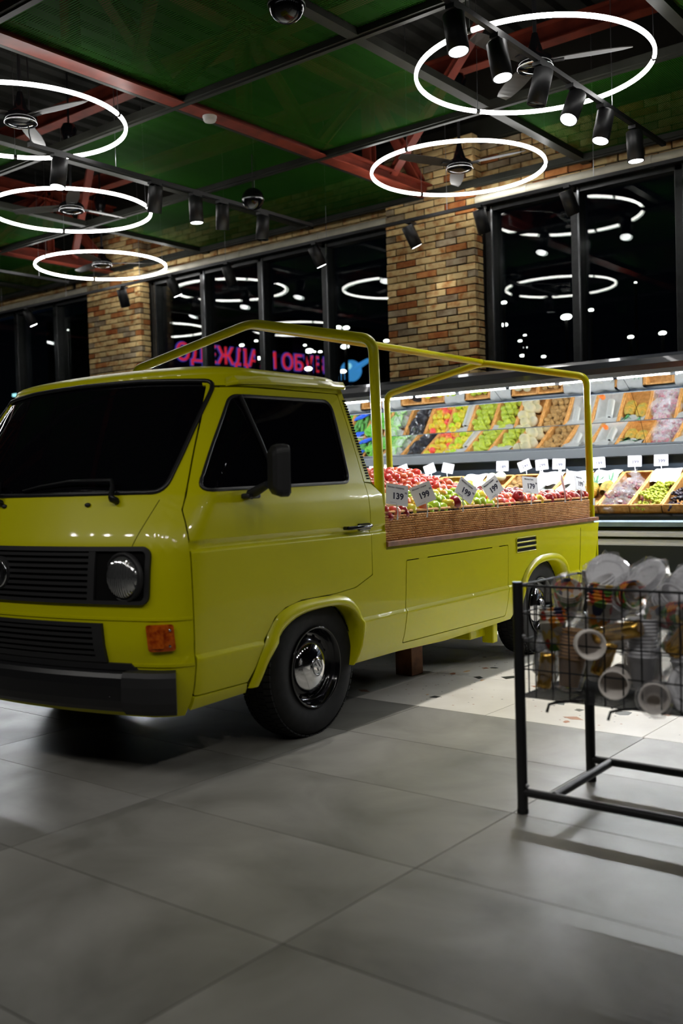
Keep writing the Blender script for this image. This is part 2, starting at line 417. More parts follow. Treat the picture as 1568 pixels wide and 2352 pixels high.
# white pipe under the brick band, one run per bay
for n, (a, e) in enumerate(((-16, -9.0), (-7.88, -3.63), (-2.53, 4.))):
    mb = MB().tube([(a, 7.41, 4.095), (e, 7.41, 4.095)], .056, 14)
    t = mb.build('white_pipe', 'pipe_paint'); tag(t, ['white painted pipe above the window bay left of both brick pillars', 'white painted pipe between the two brick pillars', 'white painted pipe above the window bay on the far side of the wide pillar'][n], 'pipe')
    for x in [a+.6+1.3*i for i in range(int((e-a-.8)/1.3)+1)]:
        MB().tube([(x-.02, 7.41, 4.095), (x+.02, 7.41, 4.095)], .061, 14).build('pipe_coupling', 'pipe_paint', t)
# ---- ceiling: roof deck, trusses, channel grid, green sheets
ce = MB(); x = -16.
while x < 9:
    ce.add([(x, -7, 5.55), (x+.1, -7, 5.55), (x+.13, -7, 5.5), (x+.22, -7, 5.5), (x+.25, -7, 5.55), (x, 7.75, 5.55), (x+.1, 7.75, 5.55), (x+.13, 7.75, 5.5), (x+.22, 7.75, 5.5), (x+.25, 7.75, 5.55)], [(i, i+1, i+6, i+5) for i in range(4)]); x += .25
ce.box(-16, 9, -7, 7.75, 5.56, 5.6)
ce = struct(ce.build('ceiling', 'deck_steel'))
def beam(name, a, bpt, wd, ht, m, parent):
    """H-like bar between two points: two flanges and a web"""
    A = Vector(a); B = Vector(bpt); t = (B-A).normalized(); up = Vector((0, 0, 1)) if abs(t.z) < .95 else Vector((0, 1, 0))
    s_ = t.cross(up).normalized(); u_ = s_.cross(t).normalized(); mb = MB(); f = .012
    prof = [(-ht/2, -wd/2), (-ht/2, wd/2), (-ht/2+f, wd/2), (-ht/2+f, f/2), (ht/2-f, f/2), (ht/2-f, wd/2), (ht/2, wd/2), (ht/2, -wd/2), (ht/2-f, -wd/2), (ht/2-f, -f/2), (-ht/2+f, -f/2), (-ht/2+f, -wd/2)]
    mb.sweep([A, B], prof, frames=[(u_, s_)]*2); return mb.build(name, m, parent)
for n, X in enumerate((-13.81, -8.45, -3.092, 2.266)):
    t = thing('roof_truss', ['red steel roof truss at the far end of the hall', 'red steel roof truss running to the brick pillar above the windscreen', 'red steel roof truss running to the wide brick pillar, carrying the smoke detector', 'red steel roof truss on the cart side of the hall'][n], 'truss', (X, 0, 0))
    beam('bottom_chord', (0, -7, ZC+.06), (0, 7.4, ZC+.06), .15, .12, 'red_steel', t)
    beam('top_chord', (0, -7, 5.35), (0, 7.4, 5.1), .15, .14, 'red_steel', t)
    for q in range(5):
        y = 7.2-q*1.796*1.
        beam('web', (0, y-.9, ZC+.12), (0, y-.9, 5.15), .1, .1, 'red_steel', t)
        beam('web', (0, y, ZC+.12), (0, y-.9, 5.15), .1, .1, 'red_steel', t); beam('web', (0, y-1.7, ZC+.12), (0, y-.9, 5.15), .1, .1, 'red_steel', t)
    # stays to the purlins
    for (dx, y) in ((1.6, 6.4), (-1.6, 6.4), (1.6, 3.0), (-1.6, 3.0)):
        beam('stay', (0, y+.3, ZC+.12), (dx, y-.6, 5.1), .08, .08, 'red_steel', t)
for q, y in enumerate((6.65, 4.85, 3.05, 1.25, -.55)):
    o = beam('purlin', (-16, y, 5.22), (9, y, 5.22), .14, .18, 'red_steel', None); tag(o, 'red steel purlin lying across the trusses, row %d out from the window wall' % (q+1) if False else ['dark red purlin nearest the brick window wall', 'dark red purlin second from the brick window wall', 'dark red purlin third from the brick window wall', 'dark red purlin fourth from the brick window wall', 'dark red purlin fifth from the brick window wall'][q], 'beam')
gridp = thing('ceiling_grid', 'dark steel channel grid hung under the roof that carries the green sheets', 'ceiling grid', (0, 0, ZC))
XL = [CX0+(k+.5)*CAX for k in range(-8, 5)]; YL = [CY0-(j-.5)*CAY for j in range(0, 7)]
for X in XL:
    if abs(X+3.09) < .1 or abs(X+8.45) < .1 or abs(X-2.27) < .1 or abs(X+13.8) < .1:
        MB().box(X-.115, X-.078, YL[-1], 7.49, 0, .07).build('channel', 'channel', gridp); continue
    MB().box(X-.045, X+.045, YL[-1], 7.49, 0, .06).build('channel', 'channel', gridp)
for Y in YL:
    mb = MB(); mb.box(XL[0], XL[-1], Y-.045, Y+.045, .002, .062); mb.box(XL[0], XL[-1], Y-.02, Y+.02, -.012, .002); mb.build('channel', 'channel', gridp)
pan_me = MB().box(-CAX/2+.05, CAX/2-.05, -CAY/2+.05, CAY/2-.05, 0, .004).mesh(['green_mesh'])
for k in range(-7, 4):
    for j in range(0, 6):
        if (k-j) % 3 == 0: continue
        c = cellc(k, j)
        obj('mesh_sheet', pan_me, None, gridp, (c[0], c[1], .045))
o = MB().lathe([(.0, -.045), (.045, -.045), (.055, -.03), (.055, -.012), (.06, -.012), (.06, 0)], 20).build('smoke_detector', 'white_plastic', loc=(-3.09, 4.08, ZC)); tag(o, 'round white smoke detector on the underside of the red truss', 'smoke detector')
# ================================================================ the yellow pickup (local x = front to rear, y = near side to far side)
m = noise_mix('yellow_paint', 'bcb801', 'b6b200', 1.2, rough=.34, spec=.25, coat=.25, coat_rough=.05, detail=3)
N, L, b = nodes(m)   # faint orange peel and waviness so lamps smear a little
tc = N.new('ShaderNodeTexCoord'); no = N.new('ShaderNodeTexNoise'); no.inputs['Scale'].default_value = 7.; no.inputs['Detail'].default_value = 1.; L.new(tc.outputs['Object'], no.inputs['Vector'])
bp = N.new('ShaderNodeBump'); bp.inputs['Strength'].default_value = .06; bp.inputs['Distance'].default_value = .02; L.new(no.outputs['Fac'], bp.inputs['Height']); L.new(bp.outputs[0], b.inputs['Normal']); L.new(bp.outputs[0], b.inputs['Coat Normal'])
mat('tinted_glass', (.002, .002, .003), .02, spec=.5); mat('black_satin', (.008, .008, .009), .35)
m_ = mat('headlamp_glass', (.62, .63, .64), .10, metal=.92); N, L, b = nodes(m_); tc = N.new('ShaderNodeTexCoord'); wv = N.new('ShaderNodeTexWave'); wv.bands_direction = 'Y'; wv.inputs['Scale'].default_value = 26.; wv.inputs['Distortion'].default_value = 1.5; L.new(tc.outputs['Object'], wv.inputs['Vector']); bp = N.new('ShaderNodeBump'); bp.inputs['Strength'].default_value = .5; bp.inputs['Distance'].default_value = .01; L.new(wv.outputs['Fac'], bp.inputs['Height']); L.new(bp.outputs[0], b.inputs['Normal']); noise_mix('amber', 'c05a10', '8a2c04', 40., rough=.15, spec=.6, coat=.5, detail=3, bump=.4, bscale=90)
noise_mix('bed_wood', '8a5a35', '6b4022', 14., rough=.6, detail=8, coords='Object'); mat('seam_dark', (.01, .011, .003), .9, spec=.1)
noise_mix('tyre_rubber', (.007, .007, .007), (.011, .011, .011), 30., rough=.75, spec=.3)
TR = thing('pickup_truck', 'yellow vintage flat-front pickup truck with tinted windows and a produce bed', 'truck', (-0.02101, 1.66411, 0), math.radians(92.6522))
WID = 1.845; YC = WID/2
YS = [(.22, .085), (.27, .05), (.32, .022), (.38, .006), (.47, -.006), (.493, -.009), (.507, .0025), (.56, .001), (.7, 0.), (.906, 0.), (.914, .0005), (.918, .011), (.944, .013), (.955, .001), (1.03, .002), (1.09, .007), (1.13, .015), (1.165, .025), (1.3, .052), (1.45, .085), (1.6, .122), (1.68, .145), (1.8, .2)]
XF = [(.22, -1.0), (.3, -1.03), (.42, -1.05), (.55, -1.062), (.7, -1.056), (.85, -1.043), (.93, -1.032), (.96, -1.02), (1.05, -.975), (1.14, -.93), (1.2, -.89), (1.4, -.752), (1.6, -.612), (1.66, -.565), (1.8, -.43)]
YSM = [p for p in YS if not (.906 < p[0] < .96)]
def ys(z): return interp(YS, z)
def ysm(z): return interp(YSM, z)
CUTS = (.493, .507, .906, .914, .918, .944, .955, 1.09, 1.13, 1.165)
def bow(y): return .1*(abs(y-YC)/.77)**2.2
def xf(y, z): return interp(XF, z)+bow(y)*interp([(1.0, 1.), (1.3, 1.35), (1.6, 1.45)], z)
def rcn(z): return interp([(.3, .13), (1.0, .13), (1.15, .13), (1.35, .18), (1.6, .2)], z)
_OC = {}
def outline(z):
    """half outline of the cab at height z from the centre line to the near side: list of (c, x, y)"""
    k = round(z, 4)
    if k in _OC: return _OC[k]
    s = ysm(z); r = rcn(z); yb = s+r; P = []
    for i in range(25):
        y = YC+(yb-YC)*i/24; P.append((xf(y, z), y))
    sl = (xf(yb-.001, z)-xf(yb+.001, z))/.002     # dx per -dy
    p3 = Vector(P[-1]); p2 = p3+Vector((sl, -1))*(.5*r); xs = p3.x+r*1.15; p0 = Vector((xs, s)); p1 = Vector((xs-.55*r, s))
    for i in range(1, 15):
        t = i/14; q = p3*(1-t)**3+p2*3*t*(1-t)**2+p1*3*t*t*(1-t)+p0*t**3; P.append((q.x, q.y))
    out = [(0., P[0][0], P[0][1])]
    for a, b_ in zip(P, P[1:]): out.append((out[-1][0]+math.hypot(b_[0]-a[0], b_[1]-a[1]), b_[0], b_[1]))
    _OC[k] = out; return out
def Q(c, z):
    o = outline(z); a = abs(c)
    if a >= o[-1][0]: x, y = o[-1][1]+(a-o[-1][0]), o[-1][2]
    else:
        lo, hi = 0, len(o)-1
        while hi-lo > 1:
            mid = (lo+hi)//2
            if o[mid][0] <= a: lo = mid
            else: hi = mid
        t = (a-o[lo][0])/(o[hi][0]-o[lo][0]); x = o[lo][1]+(o[hi][1]-o[lo][1])*t; y = o[lo][2]+(o[hi][2]-o[lo][2])*t
    return (x, y if c >= 0 else WID-y, z)
def c_x(x, z): o = outline(z)[-1]; return o[0]+(x-o[1])
def c_y(y, z):
    o = outline(z)
    for a, b_ in zip(o, o[1:]):
        if b_[2] <= y <= a[2]+1e-9: t = (a[2]-y)/max(1e-9, a[2]-b_[2]); return a[0]+(b_[0]-a[0])*t
    return o[-1][0]
def S(x, z): return (x, ys(z), z)
def sidepatch(name, loops, m='yellow_paint', off=0., thick=.018, du=.1, dv=.03, parent=TR, far=True, viaQ=False):
    def viaf(u, v):
        p = Q(c_x(u, v), v); return (p[0], p[1]+ys(v)-ysm(v), p[2])
    fl = viaf if viaQ else (lambda u, v: S(u, v))
    mb = patch(loops, fl, off, thick, du, dv, vcuts=CUTS)
    # S maps (x,z); the normal must point to -y
    o = mb.build(name, m, parent)
    if far:
        me = MB().add([(v[0], WID-v[1], v[2]) for v in mb.v], [list(reversed(f)) for f in mb.f]); me.sm = list(mb.sm); me.build(name, m, parent)
    return o
def closed_tube(name, P3, r, m, parent, n=6): return MB().tube(P3, r, n, closed=True).build(name, m, parent)
# ---- arch outlines (x, z)
AO = [(-.505, .315), (-.47, .4), (-.418, .497), (-.335, .592), (-.264, .626), (-.152, .645), (.07, .645), (.18, .63), (.252, .595), (.307, .528), (.327, .47), (.318, .388), (.288, .285)]
AI = [(-.452, .315), (-.415, .4), (-.366, .462), (-.305, .532), (-.209, .578), (-.088, .596), (.07, .598), (.16, .585), (.232, .553), (.277, .5), (.291, .45), (.285, .37), (.262, .285)]
RO = [(2.02, .36), (2.06, .46), (2.10, .53), (2.16, .586), (2.25, .632), (2.36, .655), (2.52, .66), (2.66, .645), (2.77, .6), (2.82, .53), (2.835, .45), (2.82, .38)]
RI = [(2.07, .36), (2.105, .445), (2.15, .51), (2.21, .56), (2.29, .595), (2.38, .612), (2.52, .615), (2.63, .6), (2.72, .562), (2.765, .51), (2.78, .44), (2.77, .38)]
g = .0035
# ---- side panels
door = [(-.828, .345), (-.515, .345)]+[(x-g, z+g) for x, z in AO[1:5]]+[(-.152, .65), (.10, .651), (.272, .664), (.415, .712), (.415, .92), (.41, 1.10), (.4, 1.165), (.33, 1.6), (-.512, 1.593), (-.80, 1.125), (-.828, 1.08)]
dpoly = round_poly(door, [.01, .0, 0, 0, 0, 0, 0, 0, .02, .01, 0, 0, .0, .02, .008, .012, .012], 4)
win = round_poly([(-.762, 1.168), (.262, 1.172), (.262, 1.2), (.268, 1.562), (-.482, 1.556)], [.05, .05, 0, .06, .035], 5)
win = round_poly([(-.742, 1.152), (.279, 1.168), (.258, 1.562), (-.435, 1.555)], [.06, .045, .06, .035], 5)
sidepatch('door', [dpoly, win], off=.001, far=True, viaQ=True, du=.05)
dr = [o for o in TR.children if o.name.startswith('door')]
sidepatch('side_window', [round_poly([(-.76, 1.137), (.297, 1.153), (.276, 1.58), (-.45, 1.575)], .05, 4)], 'tinted_glass', off=-.006, thick=.004, viaQ=True)
for sgn in (1, -1):
    P = [Vector(Q(c_x(x, z), z)) for x, z in densify(win, .03)]
    if sgn < 0: P = [Vector((p.x, WID-p.y, p.z)) for p in P]
    closed_tube('window_seal', P, .0085, 'black_satin', TR)
mb = MB(); mb.tube([S(-.29, 1.168), S(-.40, 1.3), S(-.462, 1.42), S(-.50, 1.53)][::1] if False else [Vector(S(-.265, 1.168))+Vector((0, -.004, 0)), Vector(S(-.325, 1.35))+Vector((0, -.004, 0)), Vector(S(-.40, 1.558))+Vector((0, -.004, 0))], .010, 6); mb.build('vent_window_bar', 'black_satin', TR)
# flare around the front wheel
def flare(name, O, I):
    n = len(O)
    for far in (0, 1):
        mb = MB(); vs = []; fs = []
        for (a, b_) in zip(O, I):
            for f, pr in ((0., .002), (.25, .016), (.7, .022), (1., .016), (1.02, -.03), (1.04, -.14)):
                x = a[0]+(b_[0]-a[0])*f; z = a[1]+(b_[1]-a[1])*f; y = ys(z)-pr; vs.append((x, WID-y if far else y, z))
        for i in range(n-1):
            for k in range(5):
                q = (i*6+k, i*6+k+1, i*6+6+k+1, i*6+6+k); fs.append(q if far else q[::-1])
        mb.add(vs, fs, True); mb.build(name, 'yellow_paint', TR)
def smooth_curve(P, k=3):
    out = []
    for i in range(len(P)-1):
        p0 = Vector(P[max(0, i-1)]); p1 = Vector(P[i]); p2 = Vector(P[i+1]); p3 = Vector(P[min(len(P)-1, i+2)])
        for q in range(k):
            t = q/k; out.append(tuple(.5*((2*p1)+(p2-p0)*t+(2*p0-5*p1+4*p2-p3)*t*t+(3*p1-p0-3*p2+p3)*t**3)))
    out.append(P[-1]); return out
flare('front_arch', smooth_curve(AO), smooth_curve(AI)); flare('rear_arch', smooth_curve(RO), smooth_curve(RI))
# cab rear quarter: below and behind the door, running down to the sill
qp = [(.288, .285)]+[(x, z) for x, z in reversed(AO[6:-1])]+[(.102, .645), (.276, .6575), (.4215, .708), (.4215, .92), (.4165, 1.10), (.4075, 1.165), (.55, 1.10), (.556, .96), (.556, .835), (.70, .835), (.70, .285)]
qp = [(.288, .285), (.318, .388), (.327, .47), (.307, .528), (.252, .595), (.18, .63), (.07, .6455), (.1, .6475), (.274, .6595), (.4215, .708), (.4215, .92), (.4165, 1.10), (.4065, 1.165), (.46, 1.158), (.535, 1.105), (.548, .96), (.548, .823), (.70, .823), (.70, .285)]
sidepatch('rear_quarter', [qp], du=.05)
sidepatch('sill', [[(-.828, .285), (-.505, .295), (-.515, .338), (-.828, .338)]], du=.05)
# bed side: with the drop flap
flap = round_poly([(.708, .33), (1.885, .322), (1.908, .752), (.738, .752)], .012, 3)
fhole = round_poly([(.702, .3245), (1.891, .3165), (1.914, .7575), (.732, .7575)], .014, 3)
bedp = [(.7, .285), (1.2, .265), (2.0, .285), (2.018, .36)]+[(x, z) for x, z in RO[1:-1]]+[(2.835, .39), (3.13, .42), (3.25, .45), (3.30, .5), (3.385, .79), (3.40, .823), (.7, .823)]
sidepatch('bed_side', [bedp, fhole], du=.12)
sidepatch('cargo_flap', [flap], du=.12, off=.0005)
# dashes over the flap seam, kept: bright bridges across the upper gap
for a, e in ((.86, .95), (1.70, 1.79)):
    MB().box(a, e, .0005, .006, .750, .7585).build('flap_bridge', 'yellow_paint', TR)
# cooling slots on the rear quarter and on the pillar
for i, z in enumerate((.775, .745, .713)):
    P = rrect(2.03, 2.30, z-.009, z+.009, .008, 3)
    sidepatch('cooling_slot', [P], 'dark_core', off=.002, thick=.001, far=False)
    Pr = [Vector(S(x, zz))+Vector((0, -.003, 0)) for x, zz in densify(rrect(2.02, 2.31, z-.014, z+.014, .012, 3), .03)]
    closed_tube('slot_rim', Pr, .004, 'yellow_paint', TR, 5)
# C pillar with its row of slots, leaning, from door to cab back
cp = [(.407, 1.17), (.337, 1.6), (.345, 1.63), (.372, 1.63), (.465, 1.165)]
sidepatch('rear_pillar', [cp], du=.03)
for i in range(30):
    t = i/29; z = 1.185+t*.385; x = .452-t*.066
    MB().box(x-.021, x+.004, ys(z)-.002, ys(z)+.01, z-.0042, z+.0042).build('pillar_slot', 'dark_core', TR)
# cab back wall and bed front
mb = MB()
BW = [(.55, .84), (.54, 1.10), (.47, 1.165), (.375, 1.63)]
for (xa, za), (xb, zb) in zip(BW, BW[1:]): mb.add([(xa, ys(za), za), (xa, WID-ys(za), za), (xb, WID-ys(zb), zb), (xb, ys(zb), zb)], [(0, 1, 2, 3)])
mb.build('cab_back', 'yellow_paint', TR)
MB().box(.485, .4951, .35, WID-.35, 1.2, 1.5).build('back_window', 'tinted_glass', TR, rot=None)
# ---- front shell, with windscreen hole
def fp(pts):
    """polygon mixing ('x',x,z) and ('y',y,z) points, turned into (c,z)"""
    out = []
    for k, a, z in pts: out.append((c_x(a, z) if k == 'x' else c_y(a, z), z))
    return out
def edge(k, a0, z0, a1, z1, n=10): return [(k, a0+(a1-a0)*i/n, z0+(z1-z0)*i/n) for i in range(n+1)]
near = fp(edge('x', -.8335, .262, -.8335, 1.08, 16)+edge('x', -.8335, 1.08, -.806, 1.127, 3)[1:]+edge('x', -.806, 1.127, -.5185, 1.597, 12)[1:]+edge('x', -.5185, 1.597, -.50, 1.66, 3)[1:])
def wsedge(yb, yt, zb, zt):
    A = [(c_y(yb+(yt-yb)*i/10, zb+(zt-zb)*i/10), zb+(zt-zb)*i/10) for i in range(11)]
    return A
A = wsedge(.165, .205, 1.150, 1.622); ws = round_poly([A[0], A[5], A[10], (A[10][0]*.5, 1.641), (0, 1.645), (-A[10][0]*.5, 1.641), (-A[10][0], A[10][1]), (-A[5][0], A[5][1]), (-A[0][0], A[0][1])], [.055, 0, .05, 0, 0, 0, .05, 0, .055], 6)
nt = [A[0], A[5], A[10]]; wh = round_poly([(0, A[0][1]), A[0], A[5], A[10], (A[10][0]*.5, 1.641), (0, 1.645)], [0, .055, 0, .05, 0, 0], 6)
half = [(0, .262)]+near+[(0, 1.66)]+list(reversed(wh))
mbn = patch([half], Q, 0, .018, .05, .03, dense=.025); mb = MB(); mb.v = list(mbn.v); mb.f = list(mbn.f); mb.sm = list(mbn.sm); mb.mi = list(mbn.mi)
mb.add([(v[0], WID-v[1], v[2]) for v in mbn.v], [list(reversed(f)) for f in mbn.f]); mb.sm = list(mbn.sm)*2
mb.build('front_shell', 'yellow_paint', TR)
A2 = wsedge(.15, .19, 1.135, 1.652); ws2 = round_poly([A2[0], A2[5], A2[10], (-A2[10][0], A2[10][1]), (-A2[5][0], A2[5][1]), (-A2[0][0], A2[0][1])], [.05, 0, .05, .05, 0, .05], 5)
patch([ws2], Q, -.008, .004, .06, .05).build('windscreen', 'tinted_glass', TR)
closed_tube('windscreen_seal', [Vector(Q(c, z)) for c, z in densify(ws, .03)], .011, 'black_satin', TR, 8)
# roof: loft of shrinking outlines
zb = 1.655; base = [(x, y) for c, x, y in outline(zb)]
xr = .372; last = base[-1]; k = 10
base += [(last[0]+(xr-.05-last[0])*i/k, last[1]) for i in range(1, k+1)]
for i in range(1, 7):
    a = PI/2*i/6; base.append((xr-.05+.05*math.sin(a), last[1]+.05*(1-math.cos(a))))
base += [(xr, last[1]+.05+(YC-last[1]-.05)*i/6) for i in range(1, 7)]
full = base+[(x, WID-y) for x, y in reversed(base[1:-1])]
cx, cy = -.10, YC; mb = MB(); n = len(full); vs = []; fs = []
lev = [(0, -.008), (.004, .008), (.016, .02), (.045, .031), (.1, .041), (.2, .052), (.34, .062), (.55, .07), (.78, .075), (1., .076)]
for kk, h in lev:
    for x, y in full: vs.append((cx+(x-cx)*(1-kk), cy+(y-cy)*(1-kk), zb+h))
for i in range(len(lev)-1):
    for q in range(n): fs.append((i*n+q, i*n+(q+1) % n, (i+1)*n+(q+1) % n, (i+1)*n+q))
# orientation: make sure normals look up
mb.add(vs, [f[::-1] for f in fs], True); mb.build('roof', 'yellow_paint', TR)
sidepatch('roof_rail', [[(-.53, 1.604), (.37, 1.604), (.37, 1.662), (-.515, 1.662)]], viaQ=True, du=.04)
# drip rail along the roof edge, both sides and across the back
for far in (0, 1):
    P = [(-.43, 1.606), (-.39, 1.614), (-.2, 1.622), (.2, 1.63), (.36, 1.632), (.40, 1.634)]
    F = []; P3 = []
    for i, (x, z) in enumerate(P):
        q = Q(c_x(x, z), z); y = q[1]; wdt = [.004, .024, .03, .032, .032, .012][i]; P3.append((q[0], WID-y if far else y, z)); F.append((Vector((0, (1 if far else -1)*wdt/.03, 0)), Vector((0, 0, 1))))
    mb = MB().sweep(P3, [(-.01, -.006), (.03, -.006), (.034, .004), (.028, .012), (.0, .032), (-.02, .03)], frames=F, smooth=False); mb.build('drip_rail', 'yellow_paint', TR)
MB().box(.35, .402, .16, WID-.16, 1.626, 1.64).build('drip_rail', 'yellow_paint', TR)
# ---- dark inside
mb = MB()
mb.box(-.78, .42, .1, WID-.1, .45, .95); mb.box(.42, 3.2, .3, WID-.3, .3, .82); mb.box(-.80, -.52, .06, WID-.06, .3, .6); mb.box(.36, 1.98, .06, WID-.06, .32, .8)
mb.box(2.9, 3.22, .06, WID-.06, .44, .8); mb.box(-.5, .3, .33, WID-.33, .3, .6)
mb.build('chassis', 'dark_core', TR)
mb = MB()
for far in (0, 1):
    y0, y1 = (.07, .33) if not far else (WID-.33, WID-.07)
    for A_ in (AI, RI):
        for (a, b_) in zip(A_, A_[1:]):
            mb.add([(a[0], y0, a[1]+.012), (b_[0], y0, b_[1]+.012), (b_[0], y1, b_[1]+.012), (a[0], y1, a[1]+.012)], [(0, 1, 2, 3)])
mb.build('wheel_well', 'dark_core', TR)
# bed: rear panel, floor edge, boards
MB().box(3.38, 3.40, .01, WID-.01, .44, .82).build('tailgate', 'yellow_paint', TR)
MB().box(.52, 3.33, .012, WID-.012, .80, .838).build('bed_frame', 'yellow_paint', TR)
for i in range(9):
    y0 = -.012+i*.2077; MB().box(.548, 3.37, y0, y0+.2057, .838, .864, bev=.003).build('bed_board', 'bed_wood', TR)
# side seam at the tail
sidepatch('tail_seam', [[(3.008, .42), (3.0125, .42), (3.055, .80), (3.05, .80)]], 'seam_dark', off=.0012, thick=.001, far=False)
# ---- grille, headlamps, badge
def front_ring(name, outer, inner, o1, o2, m, parent=TR):
    """raised frame between two loops given in (c,z)"""
    return patch([outer, inner], Q, o1, o2, .06, .05).build(name, m, parent)
cg = c_y(.125, .82)
G_o = rrect(-cg, cg, .712, .936, .035, 5); G_i = rrect(-cg+.02, cg-.02, .727, .921, .022, 5)
front_ring('grille_frame', G_o, G_i, .014, .014, 'black_plastic')
patch([G_o], Q, .002, .002, .06, .05).build('grille_back', 'dark_core', TR)
cs = c_y(.405, .82)
for i in range(8):
    z = .737+i*.0235
    patch([rrect(-cs, cs, z, z+.0125, .003, 2)], Q, .012, .01, .08, .05).build('grille_slat', 'black_plastic', TR)
for s_ in (1, -1):
    patch([[(s_*(cs), .727), (s_*(cs+.032), .727), (s_*(cs+.032), .921), (s_*cs, .921)][::s_]], Q, .0125, .01, .06, .05).build('grille_post', 'black_plastic', TR)
    hy = .235; ch = s_*c_y(hy, .815); c0 = Vector(Q(ch, .82)); nx = Vector((-1, 0, 0)); q = nx.rotation_difference(Vector((-.985, -.17*s_, 0)))
    t = MB().lathe([(.099, -.004), (.099, .016), (.089, .018), (.085, .006)], 32, axis='x'); t.v = [tuple(c0+Vector((-v[0], v[1], v[2]))) for v in t.v]; t.f = [f[::-1] for f in t.f]; hb = t.build('headlamp', 'black_plastic', TR)
    prof = [(.0855, .006), (.083, .018), (.075, .03), (.05, .040), (.025, .0445), (0, .046)]
    t = MB().lathe(prof, 32, axis='x'); t.v = [tuple(c0+Vector((-v[0], v[1], v[2]))) for v in t.v]; t.f = [f[::-1] for f in t.f]; t.build('lens', 'headlamp_glass', hb)
    # lower slatted intake ends, indicators
    for (y0, y1) in ((0, 0),):
        tl, tr_, br, bl = (.085, .642), (.008, .636), (.0, .53), (.075, .527)
    # amber indicator wraps round the corner
    ca = c_y(.135, .58); cb = c_x(-.915, .58)
    Z0, Z1 = .533, .638
    poly = round_poly([(ca+.012, Z0), (cb+.008, Z0+.004), (cb, Z1), (ca, Z1-.002)], .012, 3)
    if s_ < 0: poly = [(-c, z) for c, z in reversed(poly)]
    ib = patch([poly], Q, .016, .016, .03, .03).build('indicator', 'amber', TR)
    inn = round_poly([(ca+.026, Z0+.014), (cb-.032, Z0+.014), (cb-.036, Z1-.014), (ca+.018, Z1-.014)], .008, 3)
    if s_ < 0: inn = [(-c, z) for c, z in reversed(inn)]
    patch([inn], Q, .021, .006, .03, .03).build('indicator_lens', 'amber', ib)
    for zz in (Z0+.022, Z1-.022):
        p = Vector(Q(s_*(cb-.014), zz)); MB().sphere(p+Vector((-.013, -.013*s_, 0)), .006, 8, 6).build('screw', 'chrome', ib)
# badge: a ring with the V over W strokes
cB = Vector(Q(0, .826))+Vector((-.020, 0, 0)); bd = None
def strokes(pts, wdt): return pts
mb = MB(); rb = .058; n = 40
P = [(cB.x, cB.y+rb*math.cos(2*PI*i/n), cB.z+rb*math.sin(2*PI*i/n)) for i in range(n)]
mb.tube(P, .0065, 6, closed=True)
def vw(mb, c, rb, ax_u, ax_v, th, nrm, up=1):
    def bar(p, q):
        p = Vector(c)+Vector(ax_u)*p[0]*rb+Vector(ax_v)*p[1]*rb; q = Vector(c)+Vector(ax_u)*q[0]*rb+Vector(ax_v)*q[1]*rb
        t = (q-p).normalized(); s_ = t.cross(Vector(nrm)).normalized(); n_ = Vector(nrm)
        mb.sweep([p, q], [(-th/2, -.003), (th/2, -.003), (th/2, .004), (-th/2, .004)], frames=[(s_, n_)]*2)
    bar((-.36, .93), (-.02, .10)); bar((.36, .93), (.02, .10))
    bar((-.80, .55), (-.36, -.80)); bar((-.36, -.80), (0, .02)); bar((0, .02), (.36, -.80)); bar((.36, -.80), (.80, .55))
vw(mb, cB, rb, (0, 1, 0), (0, 0, 1), .013, (-1, 0, 0)); mb.build('badge', 'chrome', TR)
patch([[(.07*math.cos(2*PI*i/24), .826+.07*math.sin(2*PI*i/24)) for i in range(24)]], Q, .014, .01, .05, .05).build('badge_plate', 'black_plastic', TR)
# lower intake
LI_o = [(-c_y(.335, .56)-.02, .485), (c_y(.335, .56)+.02, .485), (c_y(.335, .56), .637), (-c_y(.335, .56), .637)]
cl = c_y(.335, .56)
patch([LI_o], Q, .004, .004, .06, .05).build('intake_back', 'dark_core', TR)
patch([LI_o, [(-cl+.03, .505), (cl-.03, .505), (cl-.045, .622), (-cl+.045, .622)]], Q, .016, .016, .06, .05).build('intake_frame', 'black_plastic', TR)
for i in range(5):
    z = .513+i*.0225; patch([[(-cl+.033, z), (cl-.033, z), (cl-.036, z+.012), (-cl+.036, z+.012)]], Q, .013, .01, .08, .05).build('intake_slat', 'black_plastic', TR)
# crease line under the lower intake and above it
for z, w_ in ((.475, .006), (.655, .005)):
    cc = c_x(-.84, z); patch([[(-cc, z-w_), (cc, z-w_), (cc, z+w_), (-cc, z+w_)]], Q, .004, .006, .05, .05).build('swage', 'yellow_paint', TR)
patch([[(-.3, .455), (.75, .455), (.72, .482), (-.3, .482)]], Q, .012, .012, .06, .05).build('plate_bracket', 'black_plastic', TR)
# bumper with end caps
def sweepQ(name, c0, c1, prof, m, n=40, taper=None):
    P = []; F = []
    for i in range(n+1):
        c = c0+(c1-c0)*i/n; p = Vector(Q(c, .4)); a = Vector(Q(c+.002, .4)); b_ = Vector(Q(c-.002, .4)); t = (a-b_).normalized()
        nr = Vector((t.y, -t.x, 0)) ; nr = nr if (nr.x < 0 or (nr.y < 0) == (c > 0)) else -nr
        if nr.x > 1e-6: nr = -nr
        if abs(nr.x) < 1e-6: nr = Vector((0, -1 if c > 0 else 1, 0))
        P.append((p.x, p.y, 0)); F.append((nr, Vector((0, 0, 1))))
    return MB().sweep(P, prof, frames=F).build(name, m, TR)
bp_ = [(.0, .452), (.058, .448), (.07, .432), (.074, .40), (.074, .345), (.066, .315), (.045, .296), (0, .3)]
ce_ = c_y(.2, .4)
sweepQ('bumper', -ce_, ce_, bp_, 'black_satin')
bq = [(-.01, .458), (.064, .455), (.077, .437), (.081, .40), (.081, .34), (.072, .308), (.05, .288), (-.01, .29)]
cend = c_x(-.905, .4)
